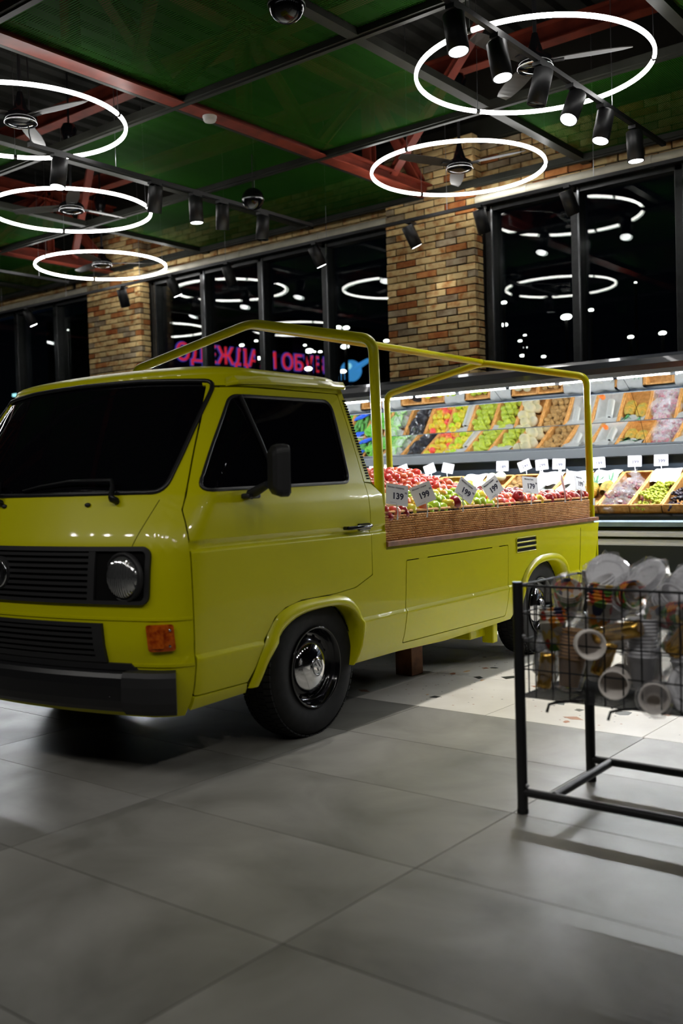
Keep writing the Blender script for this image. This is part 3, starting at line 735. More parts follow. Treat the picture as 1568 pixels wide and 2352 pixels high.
for s_ in (1, -1): sweepQ('bumper_cap', s_*(ce_-.02), s_*cend, bq, 'black_plastic', 14)
for s_ in (1, -1):
    p = Vector(Q(s_*(ce_-.06), .36)); MB().sphere(p+Vector((-.074, 0, 0)), .009, 10, 8).build('bumper_bolt', 'chrome', TR)
# ---- mirror, handle, wiper, jets, pillar slot
mr = MB()
mr.box(-.525, -.445, -.035, .012, 1.112, 1.135, bev=.008); mr.tube([(-.485, -.01, 1.13), (-.50, -.07, 1.15), (-.515, -.13, 1.17)], [.022, .02, .016], 10)
mo = mr.build('mirror_arm', 'black_plastic', TR)
mb = MB(); vs = []; sec = rrect(-.07, .07, -.105, .105, .03, 5)
for (dx, sc_) in ((-.035, .72), (-.02, .93), (0, 1.), (.028, 1.), (.034, .96)):
    for (a, z) in sec: vs.append((-.535+dx, -.205+a*sc_, 1.225+z*sc_))
k = len(sec); fs = [(i*k+q, i*k+(q+1) % k, (i+1)*k+(q+1) % k, (i+1)*k+q) for i in range(4) for q in range(k)]+[tuple(range(k-1, -1, -1)), tuple(range(4*k, 5*k))]
mh = mb.add(vs, fs, False).build('mirror_head', 'black_plastic', TR)
for o in (mh,):
    o.matrix_basis = Matrix.Translation((-.535, -.205, 1.225)) @ Matrix.Rotation(math.radians(-38), 4, 'Z') @ Matrix.Rotation(math.radians(4), 4, 'X') @ Matrix.Translation((.535, .205, -1.225))
mb = MB(); mb.box(-.4995, -.4975, -.265, -.145, 1.135, 1.315); o = mb.build('mirror_glass', 'chrome', TR); o.matrix_basis = mh.matrix_basis.copy()
mb = MB(); mb.box(.30, .395, -.016, .004, .933, .968, bev=.006); mb.tube([(.19, -.022, .951), (.2, -.035, .951), (.35, -.04, .953), (.392, -.02, .954)], .0095, 8); mb.tube([(.19, -.024, .951), (.19, .0, .951)], .009, 8); mb.build('door_handle', 'black_gloss', TR)
def fpt(y, z, off=.0):
    c = c_y(min(y, WID-y), z)*(1 if y <= YC else -1); p = Vector(Q(c, z)); return p+Vector((-off, -off*.2, off*.3))
for (yp, ye) in ((.36, .93), (1.05, 1.60)):
    mb = MB(); mb.lathe([(.016, 0), (.016, .03), (.01, .036), (0, .036)], 12, o=(0, 0, 0)); p = fpt(yp, 1.118, .004); mb.v = [tuple(p+Vector((-v[2], v[0], v[1]+v[2]*.4))) for v in mb.v]
    mb.tube([p+Vector((-.03, 0, .015)), fpt(yp+.03, 1.17, .03), fpt(yp+.05, 1.195, .03), fpt((yp+ye)/2, 1.20, .022), fpt(ye-.1, 1.185, .012), fpt(ye, 1.17, .008)], [.012, .011, .010, .006, .005, .004], 6); mb.build('wiper', 'black_satin', TR)
for y in (.5, 1.02, 1.14):
    p = fpt(y, 1.105, .003); MB().sphere(p, .012, 8, 6, sq=(1, 1.3, .8)).build('washer_jet', 'black_plastic', TR)
# small slot in the windscreen pillar
cpz = [(c_x(-.70, 1.47), 1.462), (c_x(-.70, 1.47)+.014, 1.466), (c_x(-.66, 1.53)+.012, 1.53), (c_x(-.66, 1.53)-.004, 1.528)]
def cmid(z): return .45*c_y(.165+.04*(z-1.15)/.472, z)+.55*c_x(-.5185-(1.597-z)*.612, z)
cpz = [(cmid(1.47)-.006, 1.47), (cmid(1.47)+.006, 1.472), (cmid(1.53)+.005, 1.53), (cmid(1.53)-.004, 1.528)]
patch([cpz], Q, .002, .002, .05, .05).build('pillar_notch', 'dark_core', TR)
# hood seam between front skin and corner
for s_ in (1, -1):
    P = []
    for z in (.94, 1.0, 1.06, 1.12): P.append((s_*c_y(.215-(z-.94)*.25, z), z))
    lp = [(c-.0015, z) for c, z in P]+[(c+.0015, z) for c, z in reversed(P)]
    patch([lp], Q, .0008, .0006, .1, .1).build('skin_seam', 'seam_dark', TR)
# ---- wheels
def wheel(x, far):
    t = bpy.data.objects.new('wheel', None); COL.objects.link(t); t.parent = TR; t.location = (x, (WID-.145 if far else .145), .318); t.rotation_euler = (0, 0, PI if far else 0)
    R_ = .3245
    prof = [(.178, -.085), (.192, -.097), (.25, -.102), (.29, -.095), (.308, -.083), (.318, -.066), (R_, -.045), (R_+.001, 0), (R_, .045), (.318, .066), (.308, .083), (.29, .095), (.25, .1), (.178, .085)]
    MB().lathe(prof, 48, axis='y').build('tyre', 'tyre_rubber', t)
    mb = MB()
    for i in range(64):      # tread blocks
        a = 2*PI*i/64
        for (y0, y1, sk) in ((-.084, -.05, 0), (-.046, -.004, .5), (.0, .042, 0), (.048, .082, .5)):
            aa = a+sk*2*PI/64; vs = []
            for dy in (y0, y1):
                for da in (-.038, .038):
                    for rr_ in (.312, R_+.004-(.010 if abs(dy) > .06 else 0)):
                        vs.append((rr_*math.cos(aa+da), dy, rr_*math.sin(aa+da)))
            mb.add(vs, [(1, 3, 7, 5), (0, 1, 5, 4), (2, 6, 7, 3), (0, 2, 3, 1), (4, 5, 7, 6)])
    o = mb.build('tread', 'tyre_rubber', t); o['kind'] = 'stuff'
    mb = MB().lathe([(.188, -.100), (.190, -.104), (.184, -.107), (.176, -.098), (.168, -.07), (.160, -.052), (.15, -.045), (.135, -.048), (.12, -.06), (.0, -.062)], 48, axis='y'); rim = mb.build('rim', 'black_gloss', t)
    for i in range(16):
        a = 2*PI*i/16; MB().lathe([(0, -.0495), (.008, -.0495), (.0085, -.047)], 10, axis='y', o=(.1425*math.cos(a), 0, .1425*math.sin(a))).build('rim_hole', 'dark_core', t)
    h = MB().lathe([(.121, -.058), (.123, -.064), (.12, -.07), (.105, -.082), (.08, -.094), (.05, -.101), (.0415, -.1025), (.04, -.106), (.036, -.108), (.0, -.108)], 48, axis='y').build('hubcap', 'chrome', t)
    mb = MB(); n = 28; mb.tube([(.034*math.cos(2*PI*i/n), -.109, .034*math.sin(2*PI*i/n)) for i in range(n)], .0035, 5, closed=True); vw(mb, (0, -.109, 0), .033, (math.cos(.9), 0, math.sin(.9)), (-math.sin(.9), 0, math.cos(.9)), .007, (0, -1, 0)); mb.build('hub_badge', 'steel', t)
    return t
for x in (0., 2.465):
    for far in (0, 1): wheel(x, far)
# jack bracket and blocking timber under the bed
mb = MB(); mb.box(1.62, 1.86, .12, .3, .2, .27, bev=.01); mb.box(1.80, 1.86, .06, .14, .16, .29, bev=.008); mb.build('jack_bracket', 'yellow_paint', TR)
for (x, y) in ((1.45, .45), (1.45, 1.3)):
    o = MB().box(-.06, .06, -.06, .06, 0, .301, bev=.004).build('support_block', 'bed_wood'); a = math.radians(92.6522)
    o.location = (TR.location.x+x*math.cos(a)-y*math.sin(a), TR.location.y+x*math.sin(a)+y*math.cos(a), 0); tag(o, 'wooden post propping the pickup under its bed, '+('on the cart side' if y < 1 else 'on the far side'), 'post')
# ---- yellow tube frame over the bed
RT = .0265
def bend(P, r, n=6):
    out = [Vector(P[0])]
    for i in range(1, len(P)-1):
        p = Vector(P[i]); a = (Vector(P[i-1])-p).normalized(); b_ = (Vector(P[i+1])-p).normalized(); A_ = p+a*r; B_ = p+b_*r
        for k in range(n+1): t = k/n; out.append(A_*(1-t)**2+p*2*t*(1-t)+B_*t*t)
    out.append(Vector(P[-1])); return out
fr_ = bpy.data.objects.new('bed_canopy_frame', None); COL.objects.link(fr_); fr_.parent = TR
yn, yf = .05, WID-.05
for (x, xa, nm) in ((.565, .63, 'front_hoop'), (3.355, 3.39, 'rear_hoop')):
    zt = 1.885 if x < 1 else 1.89
    MB().tube(bend([(x+.02, yn, .84), (x-.01, yn, zt), (xa, YC, 2.075), (x-.01, yf, zt), (x+.02, yf, .84)], .07)[:], RT, 12).build(nm, 'yellow_paint', fr_)
MB().tube([(.63, YC, 2.068), (3.39, YC, 2.078)], RT*.95, 12).build('ridge_tube', 'yellow_paint', fr_)
MB().tube([(3.39-.012, YC-.0, 2.072), (3.39+.0, YC, 2.09)], RT*1.02, 12).build('weld', 'yellow_paint', fr_)
o = MB().box(3.372-.02, 3.372+.02, yn-.0275, yn-.0265, .95, 1.0).build('paper_sticker', 'white_plastic', fr_)
# ================================================================ refrigerated produce case along the wall
mat('case_dark', (.006, .008, .010), .55, spec=.3); mat('case_navy', (.010, .016, .024), .5); mat('case_grey', (.05, .055, .06), .4)
noise_mix('case_ledge', '6f8594', '5d7280', 6., rough=.4); mat('case_rail', (.7, .7, .72), .4); mat('mirror', (.93, .95, .95), .0, metal=1.)
mat('canopy_paint', (.022, .025, .031), .22, spec=.6, coat=.4); mat('clip_clear', (.75, .78, .8), .15, spec=.8)
XA, XB = -13., 2.6
FC = thing('produce_case', 'long dark open produce case with mirrored canopy along the window wall', 'display case', (XA, 0, 0))
LX = XB-XA
def ext(name, prof, m, parent=FC, x0=0., x1=LX, smooth=False):
    """extrude a closed (y,z) profile along x"""
    n = len(prof); vs = [(x0, y, z) for y, z in prof]+[(x1, y, z) for y, z in prof]
    fs = [(i, (i+1) % n, n+(i+1) % n, n+i) for i in range(n)]; mb = MB().add(vs, fs, smooth); mb.add(vs, [tuple(range(n-1, -1, -1)), tuple(range(n, 2*n))]); return mb.build(name, m, parent)
ext('base', [(6.09, .08), (7.24, .08), (7.24, 1.0), (6.85, 1.0), (6.14, .79), (6.09, .72)], 'case_dark'); ext('plinth', [(6.16, 0), (7.2, 0), (7.2, .09), (6.16, .09)], 'dark_core')
ext('display_deck', [(6.13, .79), (6.78, 1.085), (6.86, 1.085), (6.86, .98), (6.13, .74)], 'case_navy')
ext('front_lip', [(6.09, .785), (6.15, .785), (6.15, .838), (6.115, .842), (6.09, .82)], 'case_dark')
ext('ledge', [(6.035, .738), (6.1, .735), (6.1, .788), (6.05, .79), (6.035, .775)], 'case_ledge')
for z0, z1 in ((.655, .703), (.583, .632)):
    ext('bumper_rail', [(6.09, z0), (6.045, z0), (6.025, z0+.012), (6.02, (z0+z1)/2), (6.025, z1-.012), (6.045, z1), (6.09, z1)], 'case_rail')
ext('back_panel', [(6.86, 1.08), (6.92, 1.08), (6.9, 1.43), (6.85, 1.43), (6.85, 1.3)], 'case_navy')
ext('mirror_foot', [(6.79, 1.335), (6.85, 1.325), (6.85, 1.425), (6.83, 1.428), (6.79, 1.415)], 'case_grey')
MP = [(6.818, 1.43), (6.702, 1.64), (6.50, 1.88), (6.262, 2.03)]
def mir(y0z0, y1z1, lift=.002):
    (y0, z0), (y1, z1) = y0z0, y1z1; n = Vector((0, -(z1-z0), (y1-y0))).normalized()
    x = 0.
    while x < LX-.1:
        a = x+.002; e = min(x+1.25, LX)-.002; vs = []
        for X in (a, e):
            for (yy, zz) in ((y0, z0), (y1, z1)):
                vs += [(X, yy, zz), (X, yy-n.y*.006, zz-n.z*.006)]
        MB().add(vs, [(0, 2, 6, 4), (1, 5, 7, 3), (0, 1, 3, 2), (4, 6, 7, 5), (0, 4, 5, 1), (2, 3, 7, 6)]).build('mirror_panel', 'mirror', FC); x += 1.25
for a, e in zip(MP, MP[1:]): mir(a, e)
for (yy, zz) in MP[1:3]: ext('mirror_seam', [(yy-.004, zz-.003), (yy+.004, zz-.003), (yy+.004, zz+.003), (yy-.004, zz+.003)], 'case_dark')
ext('canopy', [(6.25, 2.02), (6.2, 1.985), (6.15, 1.99), (6.12, 2.02), (6.108, 2.065), (6.125, 2.115), (6.17, 2.145), (6.3, 2.165), (7.24, 2.2), (7.24, 1.0), (6.93, 1.0), (6.93, 1.43), (6.71, 1.67), (6.51, 1.91), (6.28, 2.05)], 'canopy_paint')
x = .1; i = 0
while x < LX-1.:
    tb = MB().tube([(x+.02, 6.272, 1.992), (x+1.0, 6.272, 1.992)], .011, 10).build('led_tube', 'led_tube', FC)
    MB().box(x-.02, x+.02, 6.255, 6.29, 1.978, 2.03).build('tube_holder', 'case_dark', FC); MB().box(x+.47, x+.52, 6.252, 6.292, 1.974, 2.035).build('tube_clip', 'clip_clear', FC); x += 1.03
# ---- wicker baskets
m = noise_mix('wicker', 'c08c50', '9a6a32', 30., rough=.6, detail=4, spec=.3, rnd=.08)
N, L, b = nodes(m); tc = N.new('ShaderNodeTexCoord'); br = N.new('ShaderNodeTexBrick'); br.inputs['Scale'].default_value = 1.; br.inputs['Brick Width'].default_value = .024; br.inputs['Row Height'].default_value = .011; br.inputs['Mortar Size'].default_value = .0018
mp = N.new('ShaderNodeMapping'); mp.inputs['Rotation'].default_value = (PI/2, 0, 0); L.new(tc.outputs['Object'], mp.inputs[0])
cb = N.new('ShaderNodeSeparateXYZ'); L.new(tc.outputs['Object'], cb.inputs[0]); ad = N.new('ShaderNodeMath'); L.new(cb.outputs[0], ad.inputs[0]); L.new(cb.outputs[1], ad.inputs[1]); cx_ = N.new('ShaderNodeCombineXYZ'); L.new(ad.outputs[0], cx_.inputs[0]); L.new(cb.outputs[2], cx_.inputs[1]); L.new(cx_.outputs[0], br.inputs['Vector'])
bp = N.new('ShaderNodeBump'); bp.invert = True; bp.inputs['Strength'].default_value = .9; bp.inputs['Distance'].default_value = .006; L.new(br.outputs['Fac'], bp.inputs['Height']); L.new(bp.outputs[0], b.inputs['Normal'])
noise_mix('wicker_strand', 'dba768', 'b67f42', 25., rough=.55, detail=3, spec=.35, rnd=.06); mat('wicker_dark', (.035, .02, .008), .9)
# basket local: x across, y towards the back along the slope, z up from the deck
BWd, BL, BH = .268, .66, .105
def wall_box(mb, *a): mb.box(*a)
B_walls = [MB().box(-BWd/2, BWd/2, 0, .012, 0, BH-.01).mesh(['wicker']), MB().box(-BWd/2, BWd/2, BL-.012, BL, 0, BH).mesh(['wicker']), MB().box(-BWd/2, -BWd/2+.012, 0, BL, 0, BH).mesh(['wicker']), MB().box(BWd/2-.012, BWd/2, 0, BL, 0, BH).mesh(['wicker'])]
B_floor = MB().box(-BWd/2, BWd/2, 0, BL, 0, .008).mesh(['wicker'])
B_rim = MB().tube([(x, y, BH-.002) for x, y in rrect(-BWd/2+.006, BWd/2-.006, .006, BL-.006, .015, 3)], .0085, 6, closed=True).mesh(['wicker_strand'])
TILT = math.atan2(.285, .60)
def deck_pt(X, s, h=0.):
    """point s metres up the sloping deck, h above it"""
    return Vector((X, 6.15+s*math.cos(TILT)-h*math.sin(TILT), .812+s*math.sin(TILT)+h*math.cos(TILT)))
PITCH = .2745; X00 = -.38+PITCH/2
def colx(k): return X00-PITCH*k
def deck_basket(k, what):
    t = thing('wicker_basket', 'wicker basket of %s on the produce case' % what, 'basket', deck_pt(colx(k), 0, .004), group='wicker baskets on the produce case'); t.rotation_euler = (TILT, 0, 0)
    for w_ in B_walls: obj('basket_wall', w_, None, t)
    obj('basket_floor', B_floor, None, t); obj('rim', B_rim, None, t); return t
# ---- produce meshes
def fruit_lathe(prof, n=12): return MB().lathe(prof, n)
def apple_mesh(m, n=14):
    P = [(.0, -.026), (.010, -.0295), (.021, -.029), (.031, -.020), (.0365, -.004), (.0375, .010), (.034, .023), (.025, .0315), (.015, .0335), (.007, .029), (.0, .0215)]
    return MB().lathe(P, n).mesh([m])
stem_mesh = MB().tube([(0, 0, .02), (.002, 0, .032), (.005, .001, .042)], .0016, 5).mesh([mat('stem_brown', (.08, .05, .02), .8)])
def apple_mat(name, base, blush, lo, hi, spot=None):
    m = noise_mix(name, base, blush, 14., rough=.28, detail=3, lo=lo, hi=hi, spec=.5, rnd=.10, coat=.15); return m
apple_mat('apple_red', 'c2332e', 'd97a4a', .42, .80); apple_mat('apple_pink', 'cc4a44', 'd9a05a', .46, .78); apple_mat('apple_dark', '7d141c', 'a82a26', .45, .8)
apple_mat('apple_green', 'a9c22f', '8fb02a', .35, .65); apple_mat('apple_yellow', 'd3c83f', 'cf6a3a', .5, .72)
apple_me = {k: apple_mesh('apple_'+k) for k in ('red', 'pink', 'dark', 'green', 'yellow')}
noise_mix('pear_skin', 'a3ad3a', '7f8f2c', 10., rough=.45, rnd=.1); noise_mix('kiwi_skin', '8a6a3a', '6b4f28', 60., rough=.85, rnd=.12); noise_mix('melon_skin', 'eee8d0', 'e2d9a8', 8., rough=.4, rnd=.03)
pear_me = MB().lathe([(0, -.034), (.012, -.037), (.026, -.03), (.034, -.014), (.033, .004), (.025, .022), (.017, .038), (.013, .052), (.008, .06), (0, .061)], 12).mesh(['pear_skin'])
kiwi_me = MB().lathe([(0, -.034), (.010, -.033), (.02, -.026), (.0255, -.010), (.026, .006), (.021, .024), (.011, .033), (0, .0345)], 12).mesh(['kiwi_skin'])
melon_me = MB().lathe([(0, -.055), (.02, -.052), (.04, -.035), (.049, -.006), (.046, .02), (.033, .042), (.016, .054), (0, .056)], 14).mesh(['melon_skin'])
def put(name, me, label, cat, group, P, rr, stem=False, rot=None, s=1.):
    o = obj(name, me, None, None, P, rot or (rr.uniform(-1.2, 1.2), rr.uniform(-1.2, 1.2), rr.uniform(0, 6.3)), (s,)*3); tag(o, label, cat, group)
    if stem: obj('stem', stem_mesh, None, o)
    return o
def fill(k, name, me, label, cat, group, d, rr, s0=.04, s1=.62, h=.045, layers=2, stem=False, dome=.05, half=None, smin=.92, smax=1.06, lie=False):
    X = colx(k); x0, x1 = -BWd/2+.02+d*.45, BWd/2-.02-d*.45
    if half: x0, x1 = half
    n = 0
    for ly in range(layers):
        s = s0+d*.5+(d*.4 if ly else 0); row = 0
        while s < s1-d*.4:
            x = x0+(d*.5 if (row+ly) % 2 else 0)
            while x <= x1+.002:
                hh = h+ly*d*.62+dome*(1-abs(x)/(BWd*.6))*.4+rr.uniform(-.006, .006)
                mm = rr.choice(me) if isinstance(me, (list, tuple)) else me
                if not (ly and rr.random() < .25):
                    rot = None
                    if lie: rot = (PI/2+rr.uniform(-.5, .5)+TILT, rr.uniform(-.4, .4), rr.uniform(0, 6.3))
                    put(name, mm, label, cat, group, deck_pt(X+x+rr.uniform(-.006, .006), s+rr.uniform(-.008, .008), hh), rr, stem, rot, rr.uniform(smin, smax)); n += 1
                x += d
            s += d*.9; row += 1
    return n
# ---- films, cloths and lumps
def film_mat(name, col, dens, rough=.08):
    m = bpy.data.materials.new(name); m.use_nodes = True; N = m.node_tree.nodes; L = m.node_tree.links; N.clear()
    o_ = N.new('ShaderNodeOutputMaterial'); tr = N.new('ShaderNodeBsdfTransparent'); tr.inputs[0].default_value = (.97, .97, .97, 1)
    gl = N.new('ShaderNodeBsdfGlossy'); gl.inputs['Roughness'].default_value = rough; gl.inputs[0].default_value = (1, 1, 1, 1)
    df = N.new('ShaderNodeBsdfDiffuse'); df.inputs[0].default_value = lin(col)
    fr = N.new('ShaderNodeFresnel'); ge = N.new('ShaderNodeNewGeometry'); mr_ = N.new('ShaderNodeMapRange'); mr_.inputs['To Min'].default_value = 1.4; mr_.inputs['To Max'].default_value = 1/1.4; L.new(ge.outputs['Backfacing'], mr_.inputs[0]); L.new(mr_.outputs[0], fr.inputs[0]); m1 = N.new('ShaderNodeMixShader'); m1.inputs[0].default_value = dens; m2 = N.new('ShaderNodeMixShader')
    L.new(tr.outputs[0], m1.inputs[1]); L.new(df.outputs[0], m1.inputs[2]); L.new(fr.outputs[0], m2.inputs[0]); L.new(m1.outputs[0], m2.inputs[1]); L.new(gl.outputs[0], m2.inputs[2]); L.new(m2.outputs[0], o_.inputs[0]); M[name] = m; return m
film_mat('clear_film', (.8, .8, .85), .10); film_mat('milky_film', (.82, .82, .86), .34, .15)
noise_mix('cloth_white', 'e6e6e2', 'd5d6d4', 12., rough=.85, bump=.2, bscale=30); noise_mix('bag_black', (.006, .006, .008), (.012, .012, .014), 10., rough=.12, spec=.8); mat('film_blue', (.02, .10, .62), .25, spec=.6)
noise_mix('leaf_green', '5c9a35', '3a7424', 16., rough=.5, rnd=.12); noise_mix('leaf_pale', 'a9cf8a', '7cb05a', 12., rough=.5, rnd=.08); noise_mix('cuke_green', '3f6f35', '2a5424', 20., rough=.4, rnd=.1)
def lump(rr, rx, ry, rz, amp, n=18, mm=12, flat=True):
    """crumpled closed sheet"""
    vs = []; ph = [(rr.uniform(0, 6.3), rr.uniform(0, 6.3), rr.uniform(2, 6), rr.uniform(2, 6)) for _ in range(5)]
    for i in range(mm+1):
        t = PI*i/mm
        for k in range(n):
            a = 2*PI*k/n; d = 1+sum(math.sin(p[0]+p[2]*a*1.0//1+p[3]*t) for p in ph)*amp*.25+rr.uniform(-amp, amp)
            if i in (0, mm): d = 1
            vs.append((rx*d*math.sin(t)*math.cos(a), ry*d*math.sin(t)*math.sin(a), -rz*d*math.cos(t)))
    fs = [(i*n+k, i*n+(k+1) % n, (i+1)*n+(k+1) % n, (i+1)*n+k) for i in range(mm) for k in range(n)]
    return MB().add(vs, fs, not flat)
def cloth(rr, w_, l_, sag=.03, nx=12, ny=18, amp=.008, drop=.1):
    """sheet lying in a basket: x in [-w/2,w/2], y in [0,l]; its back edge hangs over the basket's back wall"""
    vs = []; ph = [rr.uniform(0, 6.3) for _ in range(6)]
    for j in range(ny+1):
        v = j/ny
        for i in range(nx+1):
            u = i/nx*2-1; x = u*w_/2*(1+.04*math.sin(3*v+ph[0])); y = v*l_
            z = .03+.055*abs(u)**2.5+amp*(math.sin(5*u+ph[1]+4*v)+math.sin(9*v+ph[2]+2*u)+.6*math.sin(13*u+ph[3]))
            if v > .82: t = (v-.82)/.18; z += t*.085; y = .82*l_+(v-.82)*l_*.6
            vs.append((x, y, z))
    fs = [(j*(nx+1)+i, j*(nx+1)+i+1, (j+1)*(nx+1)+i+1, (j+1)*(nx+1)+i) for j in range(ny) for i in range(nx)]
    return MB().add(vs, fs, True)
def back_cloth(k, rr, label):
    """cloth folded over the back rim of a basket, its flap hanging behind"""
    nx = 12; vs = []; ph = [rr.uniform(0, 6.3) for _ in range(4)]; pr = [(BL-.20, .09), (BL-.12, .115), (BL-.03, .128), (BL+.004, .122), (BL+.016, .10), (BL+.02, .05), (BL+.024, .01)]
    for (y, z) in pr:
        for i in range(nx+1):
            u = i/nx*2-1; vs.append((u*(BWd/2-.012), y+.006*math.sin(4*u+ph[0]), z+.01*math.sin(5*u+ph[1]+y*20)*(1 if y < BL else .4)))
    fs = [(j*(nx+1)+i, j*(nx+1)+i+1, (j+1)*(nx+1)+i+1, (j+1)*(nx+1)+i) for j in range(len(pr)-1) for i in range(nx)]
    o = MB().add(vs, fs, True).build('basket_cloth', 'cloth_white', loc=deck_pt(colx(k), 0, .004), rot=(TILT, 0, 0)); return tag(o, label, 'cloth', 'white cloths in the produce case baskets')
def roll(P, d, label, length=.28, r=.033, mname='roll_film', group=None):
    d = Vector(d).normalized(); q = d.to_track_quat('Z', 'Y'); t = thing('bag_roll', label, 'roll', P, group=group); t.rotation_mode = 'QUATERNION'; t.rotation_quaternion = q
    MB().lathe([(.013, -length/2), (r*.97, -length/2), (r, -length/2+.004), (r, length/2-.004), (r*.97, length/2), (.013, length/2)], 20).build('film', mname, t)
    MB().lathe([(.013, -length/2-.001), (.012, -length/2+.004), (.012, length/2-.004), (.013, length/2+.001)], 14).build('core', 'dark_core', t); return t
mat('roll_film', (.82, .83, .80), .3, spec=.5); noise_mix('roll_yellow', 'e9e2b0', 'd9cf86', 5., rough=.3)
rf = random.Random(11)
# ---- price cards
mat('card_white', (.6, .6, .64), .5); mat('card_bright', (.88, .88, .92), .5); mat('ink', (.02, .02, .05), .6)
TXT = {}
def tmesh(s, size, bold=0.):
    k = (s, size, bold)
    if k not in TXT: TXT[k] = text_mesh(s, size, bold); TXT[k].materials.append(M['ink'])
    return TXT[k]
card_me = MB().box(-.06, .06, -.0012, .0012, 0, .1).mesh(['card_white'])
clip_me = None
card_me2 = MB().box(-.06, .06, -.0012, .0012, 0, .1).mesh(['card_bright'])
def price_card(P, yaw, roll_, pitch, num, nm, label, group, stalk=.06, s=1., cm=None):
    t = thing('price_card', label, 'price tag', P, group=group); t.rotation_euler = (0, 0, yaw); t.scale = (s,)*3
    MB().tube([(0, 0, -stalk), (.004, 0, -stalk*.5), (0, 0, 0), (0, 0, .006)], [.005, .0028, .004, .003], 6).build('clip_stand', 'clip_clear', t)
    c = obj('card', cm or card_me, None, t, (0, 0, 0), (pitch, roll_, 0))
    if num: obj('price_print', tmesh(num, .042, .0012), None, c, (.004, -.0016, .042), (PI/2, 0, 0))
    if nm: obj('name_print', tmesh(nm, .0115), None, c, (-.008, -.0016, .084), (PI/2, 0, 0))
    if num: obj('kopeck_print', tmesh('90', .014), None, c, (.048, -.0016, .062), (PI/2, 0, 0)); obj('foot_print', tmesh('________', .009), None, c, (-.02, -.0016, .014), (PI/2, 0, 0))
    return t
CAMP = Vector((2.9, -1.84, 1.17))
GC = 'price cards standing behind the produce case baskets'
for (X, num, nm, ro, lb) in ((-.38, '399', 'Виноград Кишмиш', .0, 'white price card reading 399 over the green grapes'), (-.62, '399', 'Виноград Красный', 0., 'white price card reading 399 over the bagged red grapes'), (-.96, '199', 'Ананас', -.06, 'white price card reading 199 over the pineapples'),
        (-1.36, '199', 'Манго', .02, 'white price card turned aside over the empty white cloth baskets'), (-1.53, '299', 'Авокадо', -.1, 'white price card reading 299 over the kiwi basket'), (-1.70, '249', 'Киви', -.35, 'tilted white price card reading 249 over the kiwi basket'), (-1.96, '189', 'Дыня', 0., 'white price card reading 189 over the pale melons'),
        (-2.6, '', '', .2, 'blank white price card over the pear baskets'), (-2.79, '', '', -.35, 'blank tilted white price card over the yellow apples'), (-3.13, '399', '', -.3, 'white price card reading 399 over the black bag, behind the apple pile'), (-3.35, '', '', .3, 'blank leaning white price card over the bagged lettuce'), (-3.52, '', '', 0., 'blank white price card beside the cab, over the green lettuce')):
    P = Vector((X+.03, 6.77, 1.235)); yaw = math.atan2(P.x-CAMP.x, -(P.y-CAMP.y))*-.0+.12
    price_card(P, .25, ro, -.12, num, nm, lb, GC, .075, 1.0)
# ---- fill the baskets, column by column (k counts from the green grapes)
noise_mix('grape_green', 'b7bf4a', 'a3b03a', 20., rough=.25, rnd=.06); noise_mix('grape_black', (.012, .010, .02), (.03, .015, .03), 20., rough=.3, rnd=.2); noise_mix('grape_red', '8a2f3c', '5e1c28', 20., rough=.25, rnd=.12)
def bunch_mesh(rr, m, n=46, r=.0115, L_=.15, W_=.075, H_=.05):
    mb = MB(); c = 0
    while c < n:
        u = rr.random(); a = rr.uniform(0, 6.3); w_ = W_*(1-.65*u)*rr.random()**.5
        mb.sphere((w_*math.cos(a), u*L_-L_/2, abs(w_*math.sin(a))*.7+rr.uniform(0, H_*(1-.5*u))*.6), r*rr.uniform(.85, 1.1), 7, 5); c += 1
    return mb.mesh([m])
gm = {c: [bunch_mesh(rf, 'grape_'+c) for _ in range(2)] for c in ('green', 'black', 'red')}
def grapes(k, c, label, rows, film=False):
    for i, (s, x) in enumerate(rows):
        t = obj(c+'_grapes', rf.choice(gm[c]), None, None, deck_pt(colx(k)+x, s, .045+(.03 if i % 3 == 2 else 0)), (TILT, 0, rf.uniform(-2.5, 2.5)), (1, 1, 1)); tag(t, label, 'grapes', '%s grape bunches in the produce case' % c)
        if film:
            MB_ = lump(rf, .085, .11, .06, .10, 14, 9); o = MB_.build('plastic_bag', 'clear_film', t, loc=(0, 0, .025))
            sp_ = MB().lathe([(.03, .05), (.018, .075), (.028, .1), (.045, .13)], 9, smooth=False); sp_.v = [(v[0]+rf.uniform(-.008, .008), v[1]+rf.uniform(-.008, .008), v[2]) for v in sp_.v]; sp_.build('bag_neck', 'clear_film', t, loc=(.0, .05, .0))
ROWS6 = [(.07, -.06), (.09, .06), (.2, -.05), (.23, .06), (.35, -.055), (.38, .05), (.48, .0), (.30, 0), (.14, 0.)]
COLS = {-4: 'dark plums', -3: 'dark plums', -2: 'black grapes', -1: 'black grapes', 0: 'green grapes', 1: 'bagged red grapes', 2: 'pineapples', 3: 'white cloth and a bag roll', 4: 'white cloth beside the kiwis', 5: 'brown kiwis', 6: 'pale melons', 7: 'green pears beside the melons', 8: 'green pears beside the bag roll', 9: 'yellow apples and a bag roll', 10: 'yellow and red apples', 11: 'black plastic bags', 12: 'bagged pale lettuce', 13: 'green lettuce', 14: 'cucumbers in film', 15: 'leafy herbs'}
for k, wt in COLS.items(): deck_basket(k, wt)
for k in (-1, -2): grapes(k, 'black', 'bunch of black grapes in the produce case', ROWS6)
for k in (-3, -4): grapes(k, 'black', 'bunch of black grapes at the end of the produce case', ROWS6[:6])
grapes(0, 'green', 'bunch of pale green grapes in the produce case', ROWS6+[(.42, -.02), (.26, .02)])
grapes(1, 'red', 'clear bag of red grapes in the produce case', ROWS6[:7], True)
back_cloth(0, rf, 'white cloth over the back rim of the green grape basket'); back_cloth(2, rf, 'white cloth over the back rim of the pineapple basket')
